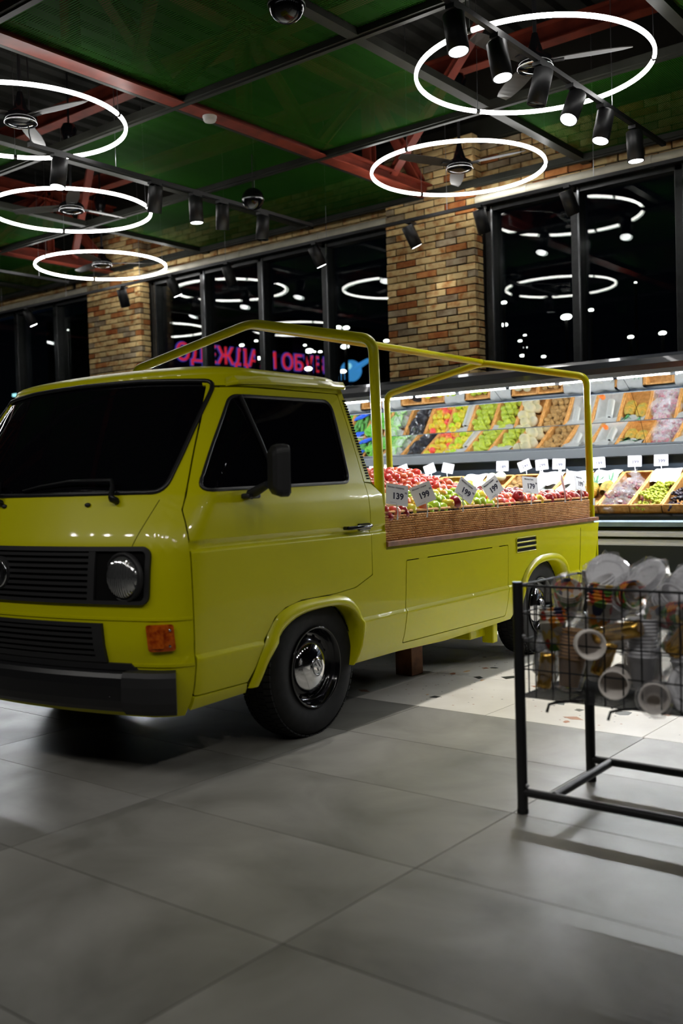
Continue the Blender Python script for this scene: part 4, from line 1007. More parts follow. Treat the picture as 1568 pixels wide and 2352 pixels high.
# pineapples
m = noise_mix('pine_skin', 'b98a2e', '6e6a26', 26., rough=.6, bump=.5, bscale=60); noise_mix('pine_leaf', '3f7a4c', '28553a', 20., rough=.5, rnd=.1)
for i, (x, s) in enumerate(((-.06, .36), (.062, .40))):
    t = thing('pineapple', 'pineapple with its leaf crown towards the front of its basket', 'pineapple', deck_pt(colx(2)+x, s, .075), group='pineapples in the produce case'); t.rotation_euler = (TILT+PI/2+.05, 0, rf.uniform(-.1, .1))
    mb = MB(); n = 14; vs = []; fs = []; rows = 13
    for j in range(rows+1):
        v = j/rows; r = .056*math.sin(PI*(.08+.84*v))**.45*(1+.05*(j % 2))
        for q in range(n): a = 2*PI*(q+.5*(j % 2))/n; rr_ = r*(1+.045*((q+j) % 2)); vs.append((rr_*math.cos(a), rr_*math.sin(a), (v-.5)*.17))
    for j in range(rows):
        for q in range(n): fs.append((j*n+q, j*n+(q+1) % n, (j+1)*n+(q+1) % n, (j+1)*n+q))
    mb.add(vs, fs); mb.build('fruit', 'pine_skin', t)
    for ring, (cnt, ln, out) in enumerate(((9, .10, .075), (8, .13, .05), (6, .15, .025))):
        for q in range(cnt):
            a = 2*PI*q/cnt+ring*.4; dx, dy = math.cos(a), math.sin(a); w_ = .011
            pts = [(0.012, 0), (out*.6, ln*.55), (out*1.15, ln)]
            vs = []
            for (r, h), ww in zip(pts, (w_, w_*.9, .001)):
                for s_ in (-1, 1): vs.append((dx*r-dy*ww*s_, dy*r+dx*ww*s_, .082+h))
            MB().add(vs, [(0, 1, 3, 2), (2, 3, 5, 4)]).build('crown_leaf', 'pine_leaf', t).rotation_euler = (0, 0, 0)
    for o in t.children:
        if o.name.startswith('crown_leaf'): o.rotation_euler = (PI, 0, 0)
# white cloth baskets with rolls, and a little orange
for k, lb in ((3, 'white cloth lining the basket that holds a bag roll'), (4, 'white cloth lining the basket beside the kiwis')):
    o = cloth(rf, BWd-.035, BL).build('basket_cloth', 'cloth_white', loc=deck_pt(colx(k), 0, .01), rot=(TILT, 0, 0)); tag(o, lb, 'cloth', 'white cloths in the produce case baskets')
roll(deck_pt(colx(3)+.02, .36, .095), (.1, math.cos(TILT), math.sin(TILT)), 'white bag roll lying on the cloth beside the pineapples', .2, group='rolls in the produce case'); roll(deck_pt(colx(4)-.05, .40, .095), (.1, math.cos(TILT), math.sin(TILT)), 'white bag roll lying on the cloth beside the kiwis', .16, group='rolls in the produce case')
mat('orange_peel', (.85, .2, .03), .45); put('orange', MB().sphere((0, 0, 0), .035, 14, 10).mesh(['orange_peel']), 'single orange on the white cloth between the two bag rolls', 'orange', None, deck_pt(colx(3)-.11, .2, .085), rf)
fill(5, 'kiwi', kiwi_me, 'brown kiwi in the produce case', 'kiwi', 'kiwis in the produce case', .056, rf, lie=True)
fill(6, 'melon', melon_me, 'small pale melon in the produce case', 'melon', 'pale melons in the produce case', .098, rf, h=.06, lie=True, dome=.04)
fill(7, 'pear', pear_me, 'green pear in the basket beside the melons', 'pear', 'pears in the produce case', .07, rf, lie=True, s0=.0, s1=.56, stem=False); fill(8, 'pear', pear_me, 'green pear in the basket beside the bag roll', 'pear', 'pears in the produce case', .07, rf, lie=True)
fill(9, 'apple', [apple_me['yellow'], apple_me['yellow'], apple_me['green']], 'yellow apple beside the bag roll in the produce case', 'apple', 'yellow apples in the produce case', .074, rf, half=(-.09, -.0), layers=2)
roll(deck_pt(colx(9)+.07, .28, .10), (.02, math.cos(TILT), math.sin(TILT)), 'long white bag roll lying among the yellow apples', .34, .036, group='rolls in the produce case')
fill(10, 'apple', [apple_me['yellow'], apple_me['yellow'], apple_me['pink']], 'yellow and red apple in the produce case', 'apple', 'yellow apples in the produce case', .074, rf)
for k, lb in ((4, 'white cloth over the back rim of the basket beside the kiwis'), (9, 'white cloth over the back rim of the bag roll basket'), (7, 'white cloth over the back rim of the pear basket beside the melons'), (12, 'white cloth over the back rim of the bagged lettuce'), (14, 'white cloth over the back rim of the cucumber basket'), (3, 'white cloth over the back rim of the basket beside the pineapples')): back_cloth(k, rf, lb)
for i, (s, x) in enumerate(((.1, 0), (.25, .02), (.4, -.02), (.52, .02))):
    o = lump(rf, .11, .1, .07, .16, 20, 12).build('black_bag', 'bag_black', loc=deck_pt(colx(11)+x, s, .06), rot=(TILT, 0, rf.uniform(0, 6))); tag(o, 'crumpled shiny black plastic bag in the produce case', 'bag', 'black bags in the produce case')
def lettuce(k, P, m, label, film, sx=.09):
    t = thing('lettuce', label, 'lettuce', P, group='lettuces in the produce case'); t.rotation_euler = (TILT, 0, rf.uniform(0, 6))
    for q in range(9):
        a = 2*PI*q/9+rf.uniform(-.2, .2); n = 5; vs = []
        for j in range(n):
            v = j/(n-1); r = sx*(.15+.85*v); z = .02+.05*math.sin(v*2.2)+(.03 if q % 2 else 0); ww = .055*math.sin(PI*(.15+.7*v))
            for i in (-1, 0, 1): vs.append((r*math.cos(a)-i*ww*math.sin(a), r*math.sin(a)+i*ww*math.cos(a), z+.012*abs(i)+rf.uniform(-.008, .008)))
        MB().add(vs, [(j*3+i, j*3+i+1, j*3+i+4, j*3+i+3) for j in range(n-1) for i in range(2)], True).build('leaf', m, t)
    lump(rf, sx*.55, sx*.55, .05, .08, 12, 8, False).build('heart', m, t, loc=(0, 0, .035))
    if film: lump(rf, sx*1.1, sx*1.1, .08, .1, 14, 9).build('plastic_bag', 'milky_film', t, loc=(0, 0, .04))
for (s, x) in ((.1, -.05), (.13, .06), (.28, -.05), (.31, .06), (.46, -.05), (.5, .06)):
    lettuce(12, deck_pt(colx(12)+x, s, .05), 'leaf_pale', 'pale lettuce wrapped in clear film in the produce case', True, .075); lettuce(13, deck_pt(colx(13)+x, s, .05), 'leaf_green', 'loose green lettuce in the produce case', False, .085); lettuce(15, deck_pt(colx(15)+x, s, .05), 'leaf_green', 'loose green herbs at the cab end of the case', False, .085)
cuke_me = MB().lathe([(0, -.09), (.012, -.086), (.019, -.06), (.02, 0), (.019, .06), (.012, .086), (0, .09)], 10).mesh(['cuke_green'])
for i in range(16): put('cucumber', cuke_me, 'dark green cucumber under blue film in the produce case', 'cucumber', 'cucumbers in the produce case', deck_pt(colx(14)+rf.uniform(-.08, .08), .1+.4*(i % 8)/7, .05+.035*(i//8)), rf, False, (PI/2+TILT+rf.uniform(-.1, .1), 0, rf.uniform(-.5, .5)))
for (s, lb) in ((.22, 'crumpled blue film strip across the front of the cucumbers'), (.5, 'crumpled blue film strip across the back of the cucumbers')):
    o = lump(rf, .13, .03, .02, .2, 18, 8).build('blue_film', 'film_blue', loc=deck_pt(colx(14), s, .12), rot=(TILT, 0, rf.uniform(-.4, .4))); tag(o, lb, 'film')
# far end of the case, beyond the cab
for k in range(29, 35):
    deck_basket(k, ['white cloth', 'leafy greens'][k % 2]+' at the far end of the case')
    if k % 2 == 0: o = cloth(rf, BWd-.035, BL).build('basket_cloth', 'cloth_white', loc=deck_pt(colx(k), 0, .01), rot=(TILT, 0, 0)); tag(o, 'white cloth lining a basket at the far end of the case', 'cloth', 'white cloths at the far end')
    else:
        for (s, x) in ((.15, -.04), (.3, .05), (.45, -.03)): lettuce(k, deck_pt(colx(k)+x, s, .05), 'leaf_pale', 'pale lettuce at the far end of the case', False, .085)
# ================================================================ baskets, apples and price cards on the truck bed
ANG = math.radians(92.6522); CA, SA = math.cos(ANG), math.sin(ANG)
def tw(x, y, z): return Vector((TR.location.x+x*CA-y*SA, TR.location.y+x*SA+y*CA, z))
def weave(W_, H_, rr, pitch_x=.0285, row=.0118):
    """woven front: staggered bulging strands over upright stakes"""
    mb = MB(); rows = int(H_/row); n = int(W_/pitch_x)
    for r in range(rows):
        z = row*(r+.5)
        for c in range(-1, n+1):
            x0 = c*pitch_x+(pitch_x*.5 if r % 2 else 0)-W_/2+.002; x1 = x0+pitch_x*.98
            x0 = max(x0, -W_/2); x1 = min(x1, W_/2)
            if x1-x0 < .008: continue
            h = row*.47; vs = []; k = 4
            for i in range(k+1):
                u = i/k; x = x0+(x1-x0)*u; d = -.0075*math.sin(PI*u)+.002; zz = z+rr.uniform(-.0007, .0007)
                vs += [(x, d+.006, zz-h), (x, d-.001, zz-h*.55), (x, d-.003, zz+.1*h), (x, d-.0005, zz+h*.65), (x, d+.006, zz+h)]
            mb.add(vs, [(i*5+j, (i+1)*5+j, (i+1)*5+j+1, i*5+j+1) for i in range(k) for j in range(4)], True)
    for c in range(n+1):      # stakes, showing as feet at the bottom
        x = -W_/2+c*pitch_x+pitch_x*.25
        if x < W_/2-.004: mb.tube([(x, .002, -.004), (x+.002, .0, .012)], .003, 5)
    return mb.mesh(['wicker_strand'])
TBW, TBH, TBD = .402, .145, .58
rb_ = random.Random(31)
weave_me = [weave(TBW-.006, TBH-.012, rb_) for _ in range(2)]
side_me = weave(TBD-.01, TBH-.012, rb_)
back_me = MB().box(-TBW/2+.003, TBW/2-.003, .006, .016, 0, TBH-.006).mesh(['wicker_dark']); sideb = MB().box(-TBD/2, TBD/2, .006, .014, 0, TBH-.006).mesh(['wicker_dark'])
rim_me = MB().tube([(x, y, TBH) for x, y in rrect(-TBW/2+.008, TBW/2-.008, .006, TBD-.006, .015, 3)], .0075, 7, closed=True).mesh(['wicker_strand'])
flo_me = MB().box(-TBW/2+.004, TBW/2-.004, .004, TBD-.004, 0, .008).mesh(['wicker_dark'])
XE = [.462, .864, 1.266, 1.668, 2.07, 2.472, 2.874, 3.276]
WH = ['bag rolls and mixed apples behind the cab', 'yellow and green apples next to the bag rolls', 'green apples with one dark apple', 'green and striped apples', 'striped and dark red apples', 'small yellow and dark red apples', 'dark red apples by the rear post']
for i in range(7):
    t = thing('truck_basket', 'wicker basket of %s on the truck bed' % WH[i], 'basket', tw((XE[i]+XE[i+1])/2, .022, .865), ANG, group='wicker baskets along the truck bed')
    f = obj('woven_front', weave_me[i % 2], None, t); f['kind'] = 'stuff'
    obj('front_backing', back_me, None, t); obj('basket_floor', flo_me, None, t); obj('rim', rim_me, None, t)
    for s_ in (-1, 1):
        o = obj('woven_side', side_me, None, t, (s_*(TBW/2-.014), TBD/2, 0), (0, 0, s_*PI/2)); o['kind'] = 'stuff'; obj('side_backing', sideb, None, t, (s_*(TBW/2-.018), TBD/2, 0), (0, 0, s_*PI/2))
    o = obj('woven_back', weave_me[i % 2], None, t, (0, TBD-.004, 0), (0, 0, PI)); o['kind'] = 'stuff'
# low crate behind, which carries the heap
o = MB().box(-1.38, 1.38, 0, .56, 0, .17, bev=.01).build('crate', 'bed_wood', loc=tw(1.87, .63, .865), rot=(0, 0, ANG)); tag(o, 'low wooden crate on the truck bed behind the wicker baskets', 'crate')
ra = random.Random(77); GA = 'apples heaped on the truck bed'
def heap(x, y):
    """height of the top of the heap"""
    hi = interp([(.5, 1.15), (.8, 1.17), (1.05, 1.20), (1.5, 1.215), (1.75, 1.205), (1.95, 1.14), (2.15, 1.085), (2.5, 1.075), (2.9, 1.06), (3.3, 1.05)], x)
    lo = 1.012
    return lo+(hi-lo)*min(1, max(0, (y-.06)/.52))**.8
NAMES = {'red': 'red apple', 'pink': 'pink blushed apple', 'dark': 'dark red apple', 'green': 'green apple', 'yellow': 'yellow apple'}
LB = {'red': 'red apple in the heap on the truck bed', 'pink': 'red and yellow striped apple in the heap on the truck bed', 'dark': 'dark red apple on the truck bed', 'green': 'green apple in the truck bed baskets', 'yellow': 'yellow apple in the truck bed baskets'}
d = .079; yy = .06; row = 0; na = 0
while yy < .64:
    xx = .58+(d*.5 if row % 2 else 0)
    while xx < 3.28:
        x = xx+ra.uniform(-.008, .008); y = yy+ra.uniform(-.006, .006)
        if x < .93 and y < .34: xx += d; continue      # the rolls lie here
        # which kind
        if y < .22:
            if x < 1.0: c = ra.choice(['yellow', 'green', 'pink'])
            elif x < 1.2: c = ra.choice(['green', 'pink', 'yellow', 'green'])
            elif x < 1.85: c = ra.choice(['green', 'green', 'green', 'green', 'yellow'])
            elif x < 2.25: c = ra.choice(['pink', 'pink', 'red', 'dark'])
            elif x < 2.62: c = ra.choice(['yellow', 'dark', 'pink', 'red'])
            else: c = ra.choice(['dark', 'dark', 'red'])
        else:
            c = ra.choice(['red', 'red', 'red', 'pink']) if x < 1.9 else ra.choice(['red', 'pink', 'pink', 'dark']) if x < 2.4 else ra.choice(['dark', 'dark', 'red', 'pink'])
        z = heap(x, y)+ra.uniform(-.012, .012)
        if not (y > .9 and ra.random() < .2):
            put('apple', apple_me[c], LB[c], 'apple', GA if c in ('red', 'pink') else NAMES[c]+'s on the truck bed', tw(x, y, z), ra, True, (ra.uniform(-1., 1.6), ra.uniform(-1., 1.), ra.uniform(0, 6.3)), ra.uniform(.95, 1.06)); na += 1
        xx += d
    yy += d*.87; row += 1
# a few on the rim, and in front of the rolls
for (x, y, z, c) in ((.60, .06, 1.02, 'red'), (.625, .05, .985, 'dark'), (.70, .05, 1.0, 'pink'), (.79, .055, 1.0, 'dark'), (.88, .06, 1.005, 'yellow'), (.98, .055, 1.03, 'pink'), (1.33, .045, 1.035, 'dark'), (2.16, .05, 1.045, 'dark')):
    put('apple', apple_me[c], 'apple lying on the front edge of the truck bed baskets', 'apple', 'apples along the front edge of the truck bed baskets', tw(x, y, z), ra, True, None, 1.05)
for (x, y, z, lb) in ((.72, .15, 1.045, 'thick cream bag roll lying behind the first price card'), (.90, .19, 1.055, 'thick cream bag roll lying behind the second price card')):
    roll(tw(x, y, z), (CA*1., SA*1., 0), lb, .30 if x < .8 else .2, .05, 'roll_yellow', 'bag rolls on the truck bed')
GT = 'price cards clipped to the truck bed baskets'
for (x, num, nm, ro, yaw, lb, z) in ((.65, '139', 'Яблоки Айдаред', .16, .0, 'price card reading 139 clipped to the basket nearest the cab', 1.045), (.945, '199', 'Яблоки Голден', -.30, .0, 'price card reading 199 leaning beside the bag roll', 1.045), (1.34, '199', 'Яблоки Гренни', .62, .0, 'price card reading 199 standing on its corner by the dark apple', 1.06), (1.77, '199', 'Яблоки Гренни', -.52, .15, 'price card reading 199 leaning by the last green apples', 1.065),
        (2.24, '179', 'Яблоки Гала', .10, .1, 'price card reading 179 over the striped apples', 1.065), (2.78, '99', 'Яблоки Сезонные', .30, .95, 'price card reading 99 turned edge on over the dark apples', 1.065), (3.06, '199', 'Яблоки Ред', .14, .35, 'price card reading 199 in front of the rear post', 1.065)):
    price_card(tw(x, -.005, z), ANG+yaw-.5, ro, -.2, num, nm, lb, GT, .07, 1.08, card_me2)
# ================================================================ black wire cart with bags of paper cups
CT = thing('wire_cart', 'black wire basket cart on tube legs filled with bagged paper cups', 'cart', (1.23, 1.22, 0))
CW, CD, Z0, Z1 = 1.0, .47, .41, .795
for (x, y) in ((0, 0), (.04, CD), (CW, 0), (CW, CD)):
    MB().tube([(x, y, 0), (x, y, Z1+.012)], .0185, 12).build('leg', 'black_metal', CT); MB().lathe([(.0195, 0), (.0195, .014), (.0185, .016)], 12, o=(x, y, 0)).build('foot', 'rubber', CT)
for a, e in (((0, 0, .075), (CW, 0, .075)), ((.04, CD, .085), (CW, CD, .085)), ((.12, 0, .079), (.12, CD, .083)), ((CW-.12, 0, .079), (CW-.12, CD, .083)), ((0, 0, Z1), (0, CD, Z1)), ((CW, 0, Z1), (CW, CD, Z1))):
    MB().tube([a, e], .0155 if a[2] < .2 else .004, 10).build('tube_rail', 'black_metal', CT)
for z in (.10, .62): MB().sphere((.02, -.002, z-.0), .008, 8, 6).build('rivet', 'steel', CT)
wr = .0028
def wires(name, pts):
    for a, e in pts: MB().tube([a, e], wr, 5).build(name, 'black_metal', CT)
NX = 16
for (y, nm) in ((.0, 'front_wire'), (CD, 'back_wire')):
    wires(nm, [((CW*i/NX, y, Z0), (CW*i/NX, y, Z1)) for i in range(1, NX)]+[((0, y, z), (CW, y, z)) for z in (Z0, Z0+.096, Z0+.192, Z0+.288)])
    MB().tube([(0, y, Z1), (CW, y, Z1)], .0045, 6).build('top_wire', 'black_metal', CT)
for x in (0, CW): wires('side_wire', [((x, CD*i/7, Z0), (x, CD*i/7, Z1)) for i in range(1, 7)]+[((x, 0, z), (x, CD, z)) for z in (Z0, Z0+.096, Z0+.192, Z0+.288)])
wires('floor_wire', [((0, CD*i/20, Z0), (CW, CD*i/20, Z0)) for i in range(1, 20)]+[((CW*i/6, 0, Z0-.004), (CW*i/6, CD, Z0-.004)) for i in range(1, 6)])
for x in (.1, .32, .58): MB().tube([(x+.09, .09, Z0-.012), (x+.03, .03, Z0-.012), (x+.006, .006, Z0-.018), (x, 0, Z0-.045)], .005, 7).build('hook', 'black_metal', CT)
# ---- cups and wrapped goods
noise_mix('paper_cup', 'ece6e0', 'ddd5ce', 8., rough=.6); noise_mix('paper_cup_kraft', 'b98a4a', '9a6c30', 8., rough=.6); mat('foil_gold', (.75, .45, .10), .22, metal=.9); mat('plate_white', (.84, .84, .88), .45)
m = mat('fruit_print', 'd8d2c6', .5); N, L, b = nodes(m)
tc = N.new('ShaderNodeTexCoord'); vo = N.new('ShaderNodeTexVoronoi'); vo.inputs['Scale'].default_value = 38; L.new(tc.outputs['Object'], vo.inputs['Vector']); sp = N.new('ShaderNodeSeparateColor'); L.new(vo.outputs['Color'], sp.inputs[0])
cr = N.new('ShaderNodeValToRGB'); cr.color_ramp.interpolation = 'CONSTANT'
for pos, c in ((0., 'd8d2c6'), (.25, '4f7a2e'), (.4, 'd88a2a'), (.55, 'b8402a'), (.68, '2e3350'), (.76, 'e0c060'), (.88, 'd8d2c6')):
    e_ = cr.color_ramp.elements[0] if pos == 0 else cr.color_ramp.elements.new(pos); e_.color = lin(c)
cr.color_ramp.elements[-1].color = lin('d8d2c6'); L.new(sp.outputs[0], cr.inputs[0]); L.new(cr.outputs[0], b.inputs['Base Color'])
def cup_prof(n, r0, r1, h, lip):
    """n nested cups: outer wall of the lowest, then a stack of rims"""
    P = [(0, 0), (r0, 0), (r1, h)]
    return P
rk = random.Random(5)
def cup_stack(P, d, n, label, m, r0=.028, r1=.04, h=.09, lip=.012, film='clear_film', print_=False):
    t = thing('cup_stack', label, 'cups', P, group='bagged cups in the wire cart'); t.rotation_mode = 'QUATERNION'; t.rotation_quaternion = Vector(d).normalized().to_track_quat('Z', 'Y')
    MB().lathe([(0, 0), (r0, 0), (r1, h), (r1+.002, h), (r1+.003, h-.003)], 24).build('cup', m, t)
    for i in range(1, n):
        z = h+lip*i; MB().lathe([(r1-.002, z-lip+.001), (r1-.0005, z-.003), (r1+.0025, z-.003), (r1+.0035, z), (r1+.0015, z+.002), (r1-.001, z)], 24).build('cup_rim', m if i < n-1 or True else m, t)
    z = h+lip*(n-1); MB().lathe([(r1-.001, z), (r0, z-h+.006), (0, z-h+.006)], 24).build('cup_inside', m, t)
    if film:
        L_ = z+.02; mb = MB().lathe([(.0, -.01), (r0+.012, -.012), (r1+.008, h*.5), (r1+.01, L_*.7), (r1+.012, L_), (.02, L_+.012), (.03, L_+.04)], 12, smooth=False); mb.v = [(v[0]*rk.uniform(.93, 1.1), v[1]*rk.uniform(.93, 1.1), v[2]+rk.uniform(-.004, .004)) for v in mb.v]; mb.build('wrapping_film', film, t)
    return t
def cw(x, y, z): return (1.23+x, 1.22+y, z)
KIND = {'paper_cup': 'pale paper cup stack in the wire cart', 'plate_white': 'white cup stack in the wire cart', 'fruit_print': 'fruit printed cup stack in the wire cart', 'paper_cup_kraft': 'brown kraft cup stack standing by the corner leg of the wire cart'}
SP = [(.20, .10, .60, (.5, -.85, .1), 8, 'paper_cup'), (.31, .13, .50, (.25, -.95, -.1), 5, 'paper_cup'), (.44, .12, .455, (.3, -.95, .02), 5, 'paper_cup'), (.13, .11, .44, (.1, .1, 1), 9, 'paper_cup_kraft'), (.40, .10, .47, (.0, .05, 1), 11, 'plate_white'),
      (.21, .18, .63, (.1, .1, 1), 6, 'fruit_print'), (.085, .10, .56, (-.1, .1, 1), 5, 'fruit_print'), (.40, .17, .69, (.9, -.3, .1), 6, 'fruit_print'), (.24, .24, .74, (.8, -.5, .15), 4, 'fruit_print'), (.62, .10, .44, (.1, .0, 1), 10, 'plate_white'), (.72, .12, .50, (.2, -.8, .3), 6, 'plate_white'), (.55, .14, .61, (.3, .1, 1), 6, 'paper_cup')]
for i in range(9):
    for j in range(3):
        SP.append((.07+i*.105+rk.uniform(-.02, .02), .25+(j % 2)*.12+rk.uniform(-.02, .02), .44+.115*j, (rk.uniform(-1, 1), rk.uniform(-.5, .1), rk.uniform(.2, 1)) if j else (rk.uniform(-.2, .2), rk.uniform(-.2, .2), 1), rk.choice([4, 5, 6]), rk.choice(['paper_cup', 'plate_white', 'plate_white', 'fruit_print', 'paper_cup'])))
for (x, y, z, d, n, m_) in SP: cup_stack(cw(x, y, z), d, n, KIND[m_], m_, .032, .046, .10, .012, 'clear_film' if rk.random() < .4 else None)
def foil(x, y, z, d, l_, r, label):
    t = thing('foil_pack', label, 'pack', cw(x, y, z), group='gold packs in the wire cart'); t.rotation_mode = 'QUATERNION'; t.rotation_quaternion = Vector(d).normalized().to_track_quat('Z', 'Y')
    P = [(0, 0)]+[(r*(1+.05*(i % 2)), l_*i/9) for i in range(10)]+[(0, l_)]; MB().lathe(P, 14).build('foil_tube', 'foil_gold', t); lump(rk, r*1.15, r*1.15, l_*.6, .08, 12, 8).build('wrapping_film', 'clear_film', t, loc=(0, 0, l_/2)); return t
foil(.27, .03, .635, (.9, -.05, .22), .16, .028, 'gold foil pack lying across the upper cups'); foil(.52, .05, .60, (.6, -.2, .75), .15, .03, 'gold foil pack leaning up towards the plates'); foil(.07, .04, .44, (.1, .1, 1), .12, .024, 'gold foil pack standing at the corner leg'); foil(.2, .2, .47, (.3, .2, 1), .12, .03, 'gold foil pack standing behind the kraft cups')
def plates(x, y, z, rot, n, r, label):
    t = thing('plate_pack', label, 'plates', cw(x, y, z), group='wrapped plates in the wire cart'); t.rotation_euler = rot
    for i in range(n): MB().lathe([(0, .004*i), (r*.7, .004*i), (r, .004*i+.014), (r, .004*i+.016), (r*.7, .004*i+.002)], 28).build('plate', 'plate_white', t)
    lump(rk, r*1.1, r*1.1, .028+.002*n, .22, 22, 9).build('wrapping_film', 'clear_film', t, loc=(0, 0, .01+.002*n)); return t
plates(.2, .3, .80, (.9, .5, 0), 8, .075, 'pack of white plates leaning on top above the fruit printed cups'); plates(.36, .27, .79, (.5, -.6, .2), 7, .08, 'pack of white plates lying over the middle of the load'); plates(.52, .28, .77, (1.1, .1, .2), 8, .085, 'pack of white plates standing on edge past the middle'); plates(.72, .25, .80, (.6, .3, 0), 8, .09, 'pack of white plates on top at the far end')
plates(.56, .12, .47, (1.3, .0, .4), 9, .085, 'pack of white plates standing low against the front wires'); plates(.85, .2, .5, (1.2, .2, .2), 9, .09, 'pack of white plates standing low at the far end')
o = lump(rk, .06, .08, .11, .12, 14, 10).build('silver_bag', 'silver_film', loc=cw(.055, .17, .50)) if False else None
film_mat('silver_film', (.25, .26, .28), .5, .12)
o = lump(rk, .035, .09, .11, .12, 14, 10).build('film_bag', 'silver_film', loc=cw(.045, .13, .53)); tag(o, 'crumpled grey film bag in the corner of the cart by the leg', 'bag')
for (x, y, z, s_, lb) in ((.62, .22, .66, .12, 'puffed milky bag under the upper plates'), (.68, .14, .45, .09, 'puffed milky bag on the cart floor at the front wires'), (.36, .33, .55, .11, 'puffed milky bag at the back wires')):
    o = lump(rk, s_, s_*.6, s_*.8, .22, 20, 12).build('film_bag', 'milky_film', loc=cw(x, y, z)); tag(o, lb, 'bag')
# ---- black sack on the floor by the case, past the cart
noise_mix('sack_black', (.006, .006, .006), (.01, .01, .009), 12., rough=.6)
o = lump(random.Random(12), .19, .16, .33, .07, 22, 14).build('black_sack', 'sack_black', loc=(.52, 5.35, .33)); tag(o, 'tall black sack standing on the floor between cart and produce case', 'sack')
MB().tube([(.0, -.16, .1), (-.1, -.13, .22), (-.13, -.09, .3)], .012, 6).build('strap', 'bed_wood', o)
# ================================================================ lamps, fans, tracks
def ring_lamp(x, y, z, label, vis=True):
    D = 1.65; t = thing('ring_lamp', label, 'lamp', (x, y, z), group='hanging ring lamps')
    mb = MB(); n = 96
    prof = [(.0, -.016), (.010, -.013), (.013, 0), (.010, .013), (0, .016), (-.010, .013), (-.013, 0), (-.010, -.013)]
    P = []; F = []
    for i in range(n):
        a = 2*PI*i/n; d = Vector((math.cos(a), math.sin(a), 0)); P.append(d*D/2); F.append((d, Vector((0, 0, 1))))
    mb.sweep(P, prof, closed=True, smooth=True, frames=F); mb.build('led_ring', 'led', t)
    for i in range(3):
        a = 2*PI*i/3+.5; mb = MB().tube([(D/2*math.cos(a), D/2*math.sin(a), .02), (D/2*math.cos(a)*.98, D/2*math.sin(a)*.98, 5.4-z)], .0025, 4); mb.build('wire', 'steel', t)
        # joint sleeve
        MB().tube([(D/2*math.cos(a+q), D/2*math.sin(a+q), 0) for q in (-.02, 0, .02)], .0175, 10).build('sleeve', 'frame_edge', t)
    return t
def fan(x, y, z, rz, label):
    t = thing('ceiling_fan', label, 'fan', (x, y, z), rz, group='ceiling fans inside the ring lamps')
    MB().lathe([(0, -.06), (.05, -.06), (.115, -.045), (.13, -.01), (.12, .02), (.06, .06), (.035, .14), (.02, .2)], 24).build('motor', 'black_gloss', t)
    MB().lathe([(.118, -.047), (.124, -.05), (.13, -.043), (.128, -.036)], 24).build('trim_ring', 'chrome', t)
    MB().tube([(0, 0, .18), (0, 0, .62)], .014, 8).build('downrod', 'black_metal', t)
    MB().lathe([(.02, .62), (.05, .66), (.085, .8), (.06, .85), (0.0, .85)], 12).build('hanger_cup', 'black_gloss', t)
    MB().tube([(0, 0, .84), (0, 0, 5.5-z)], .012, 6).build('hanger', 'black_metal', t)
    for q in range(3):
        a = 2*PI*q/3; mb = MB(); vs = []; ns = 8
        for i in range(ns+1):
            r = .11+.55*i/ns; w_ = .05+.018*math.sin(PI*min(1, i/ns*1.1)) if i < ns else .035; zz = .0
            for s_, dz in ((-1, -.012), (1, .012)):
                for h in (-.003, .003): vs.append((r, s_*w_, zz+dz+h))
        fs = []
        for i in range(ns):
            b_ = i*4; c_ = b_+4
            fs += [(b_+1, c_+1, c_+3, b_+3), (b_, b_+2, c_+2, c_), (b_, c_, c_+1, b_+1), (b_+2, b_+3, c_+3, c_+2)]
        fs += [(0, 1, 3, 2), (ns*4, ns*4+2, ns*4+3, ns*4+1)]
        o = mb.add(vs, fs).build('blade', 'blade_paint', t); o.rotation_euler = (0, 0, a)
        MB().box(.09, .2, -.022, .022, -.012, -.004).build('blade_bracket', 'black_metal', t, rot=(0, 0, a))
    return t
mat('blade_paint', (.03, .027, .024), .45)
RL = [(-.412, 4.636, 4.05, 'glowing ring lamp hung over the truck bed, crossed by the spotlight track'),
      (-2.147, 6.437, 4.126, 'glowing ring lamp hung in front of the wide brick pillar'),
      (-7.545, 6.44, 4.06, 'glowing ring lamp hung in front of the farther brick pillar'),
      (-5.77, 4.657, 4.078, 'glowing ring lamp between the farther pillar lamp and the lamp by the track end'),
      (-3.985, 2.861, 4.078, 'glowing ring lamp hung at the end of the spotlight track above the cab')]
HID = [(-9.35, 2.86), (-11.1, 4.65)]
for i, (x, y, z, lb) in enumerate(RL):
    ring_lamp(x, y, z, lb); fan(x+.02, y, z+.045, [.35, .1, .9, 1.5, .2][i], 'dark ceiling fan inside the ring lamp '+['over the truck bed', 'by the wide brick pillar', 'by the farther brick pillar', 'between pillar and track end', 'at the track end above the cab'][i])
for (x, y) in HID: ring_lamp(x, y, 4.07, 'glowing ring lamp over the shop floor out past the truck')
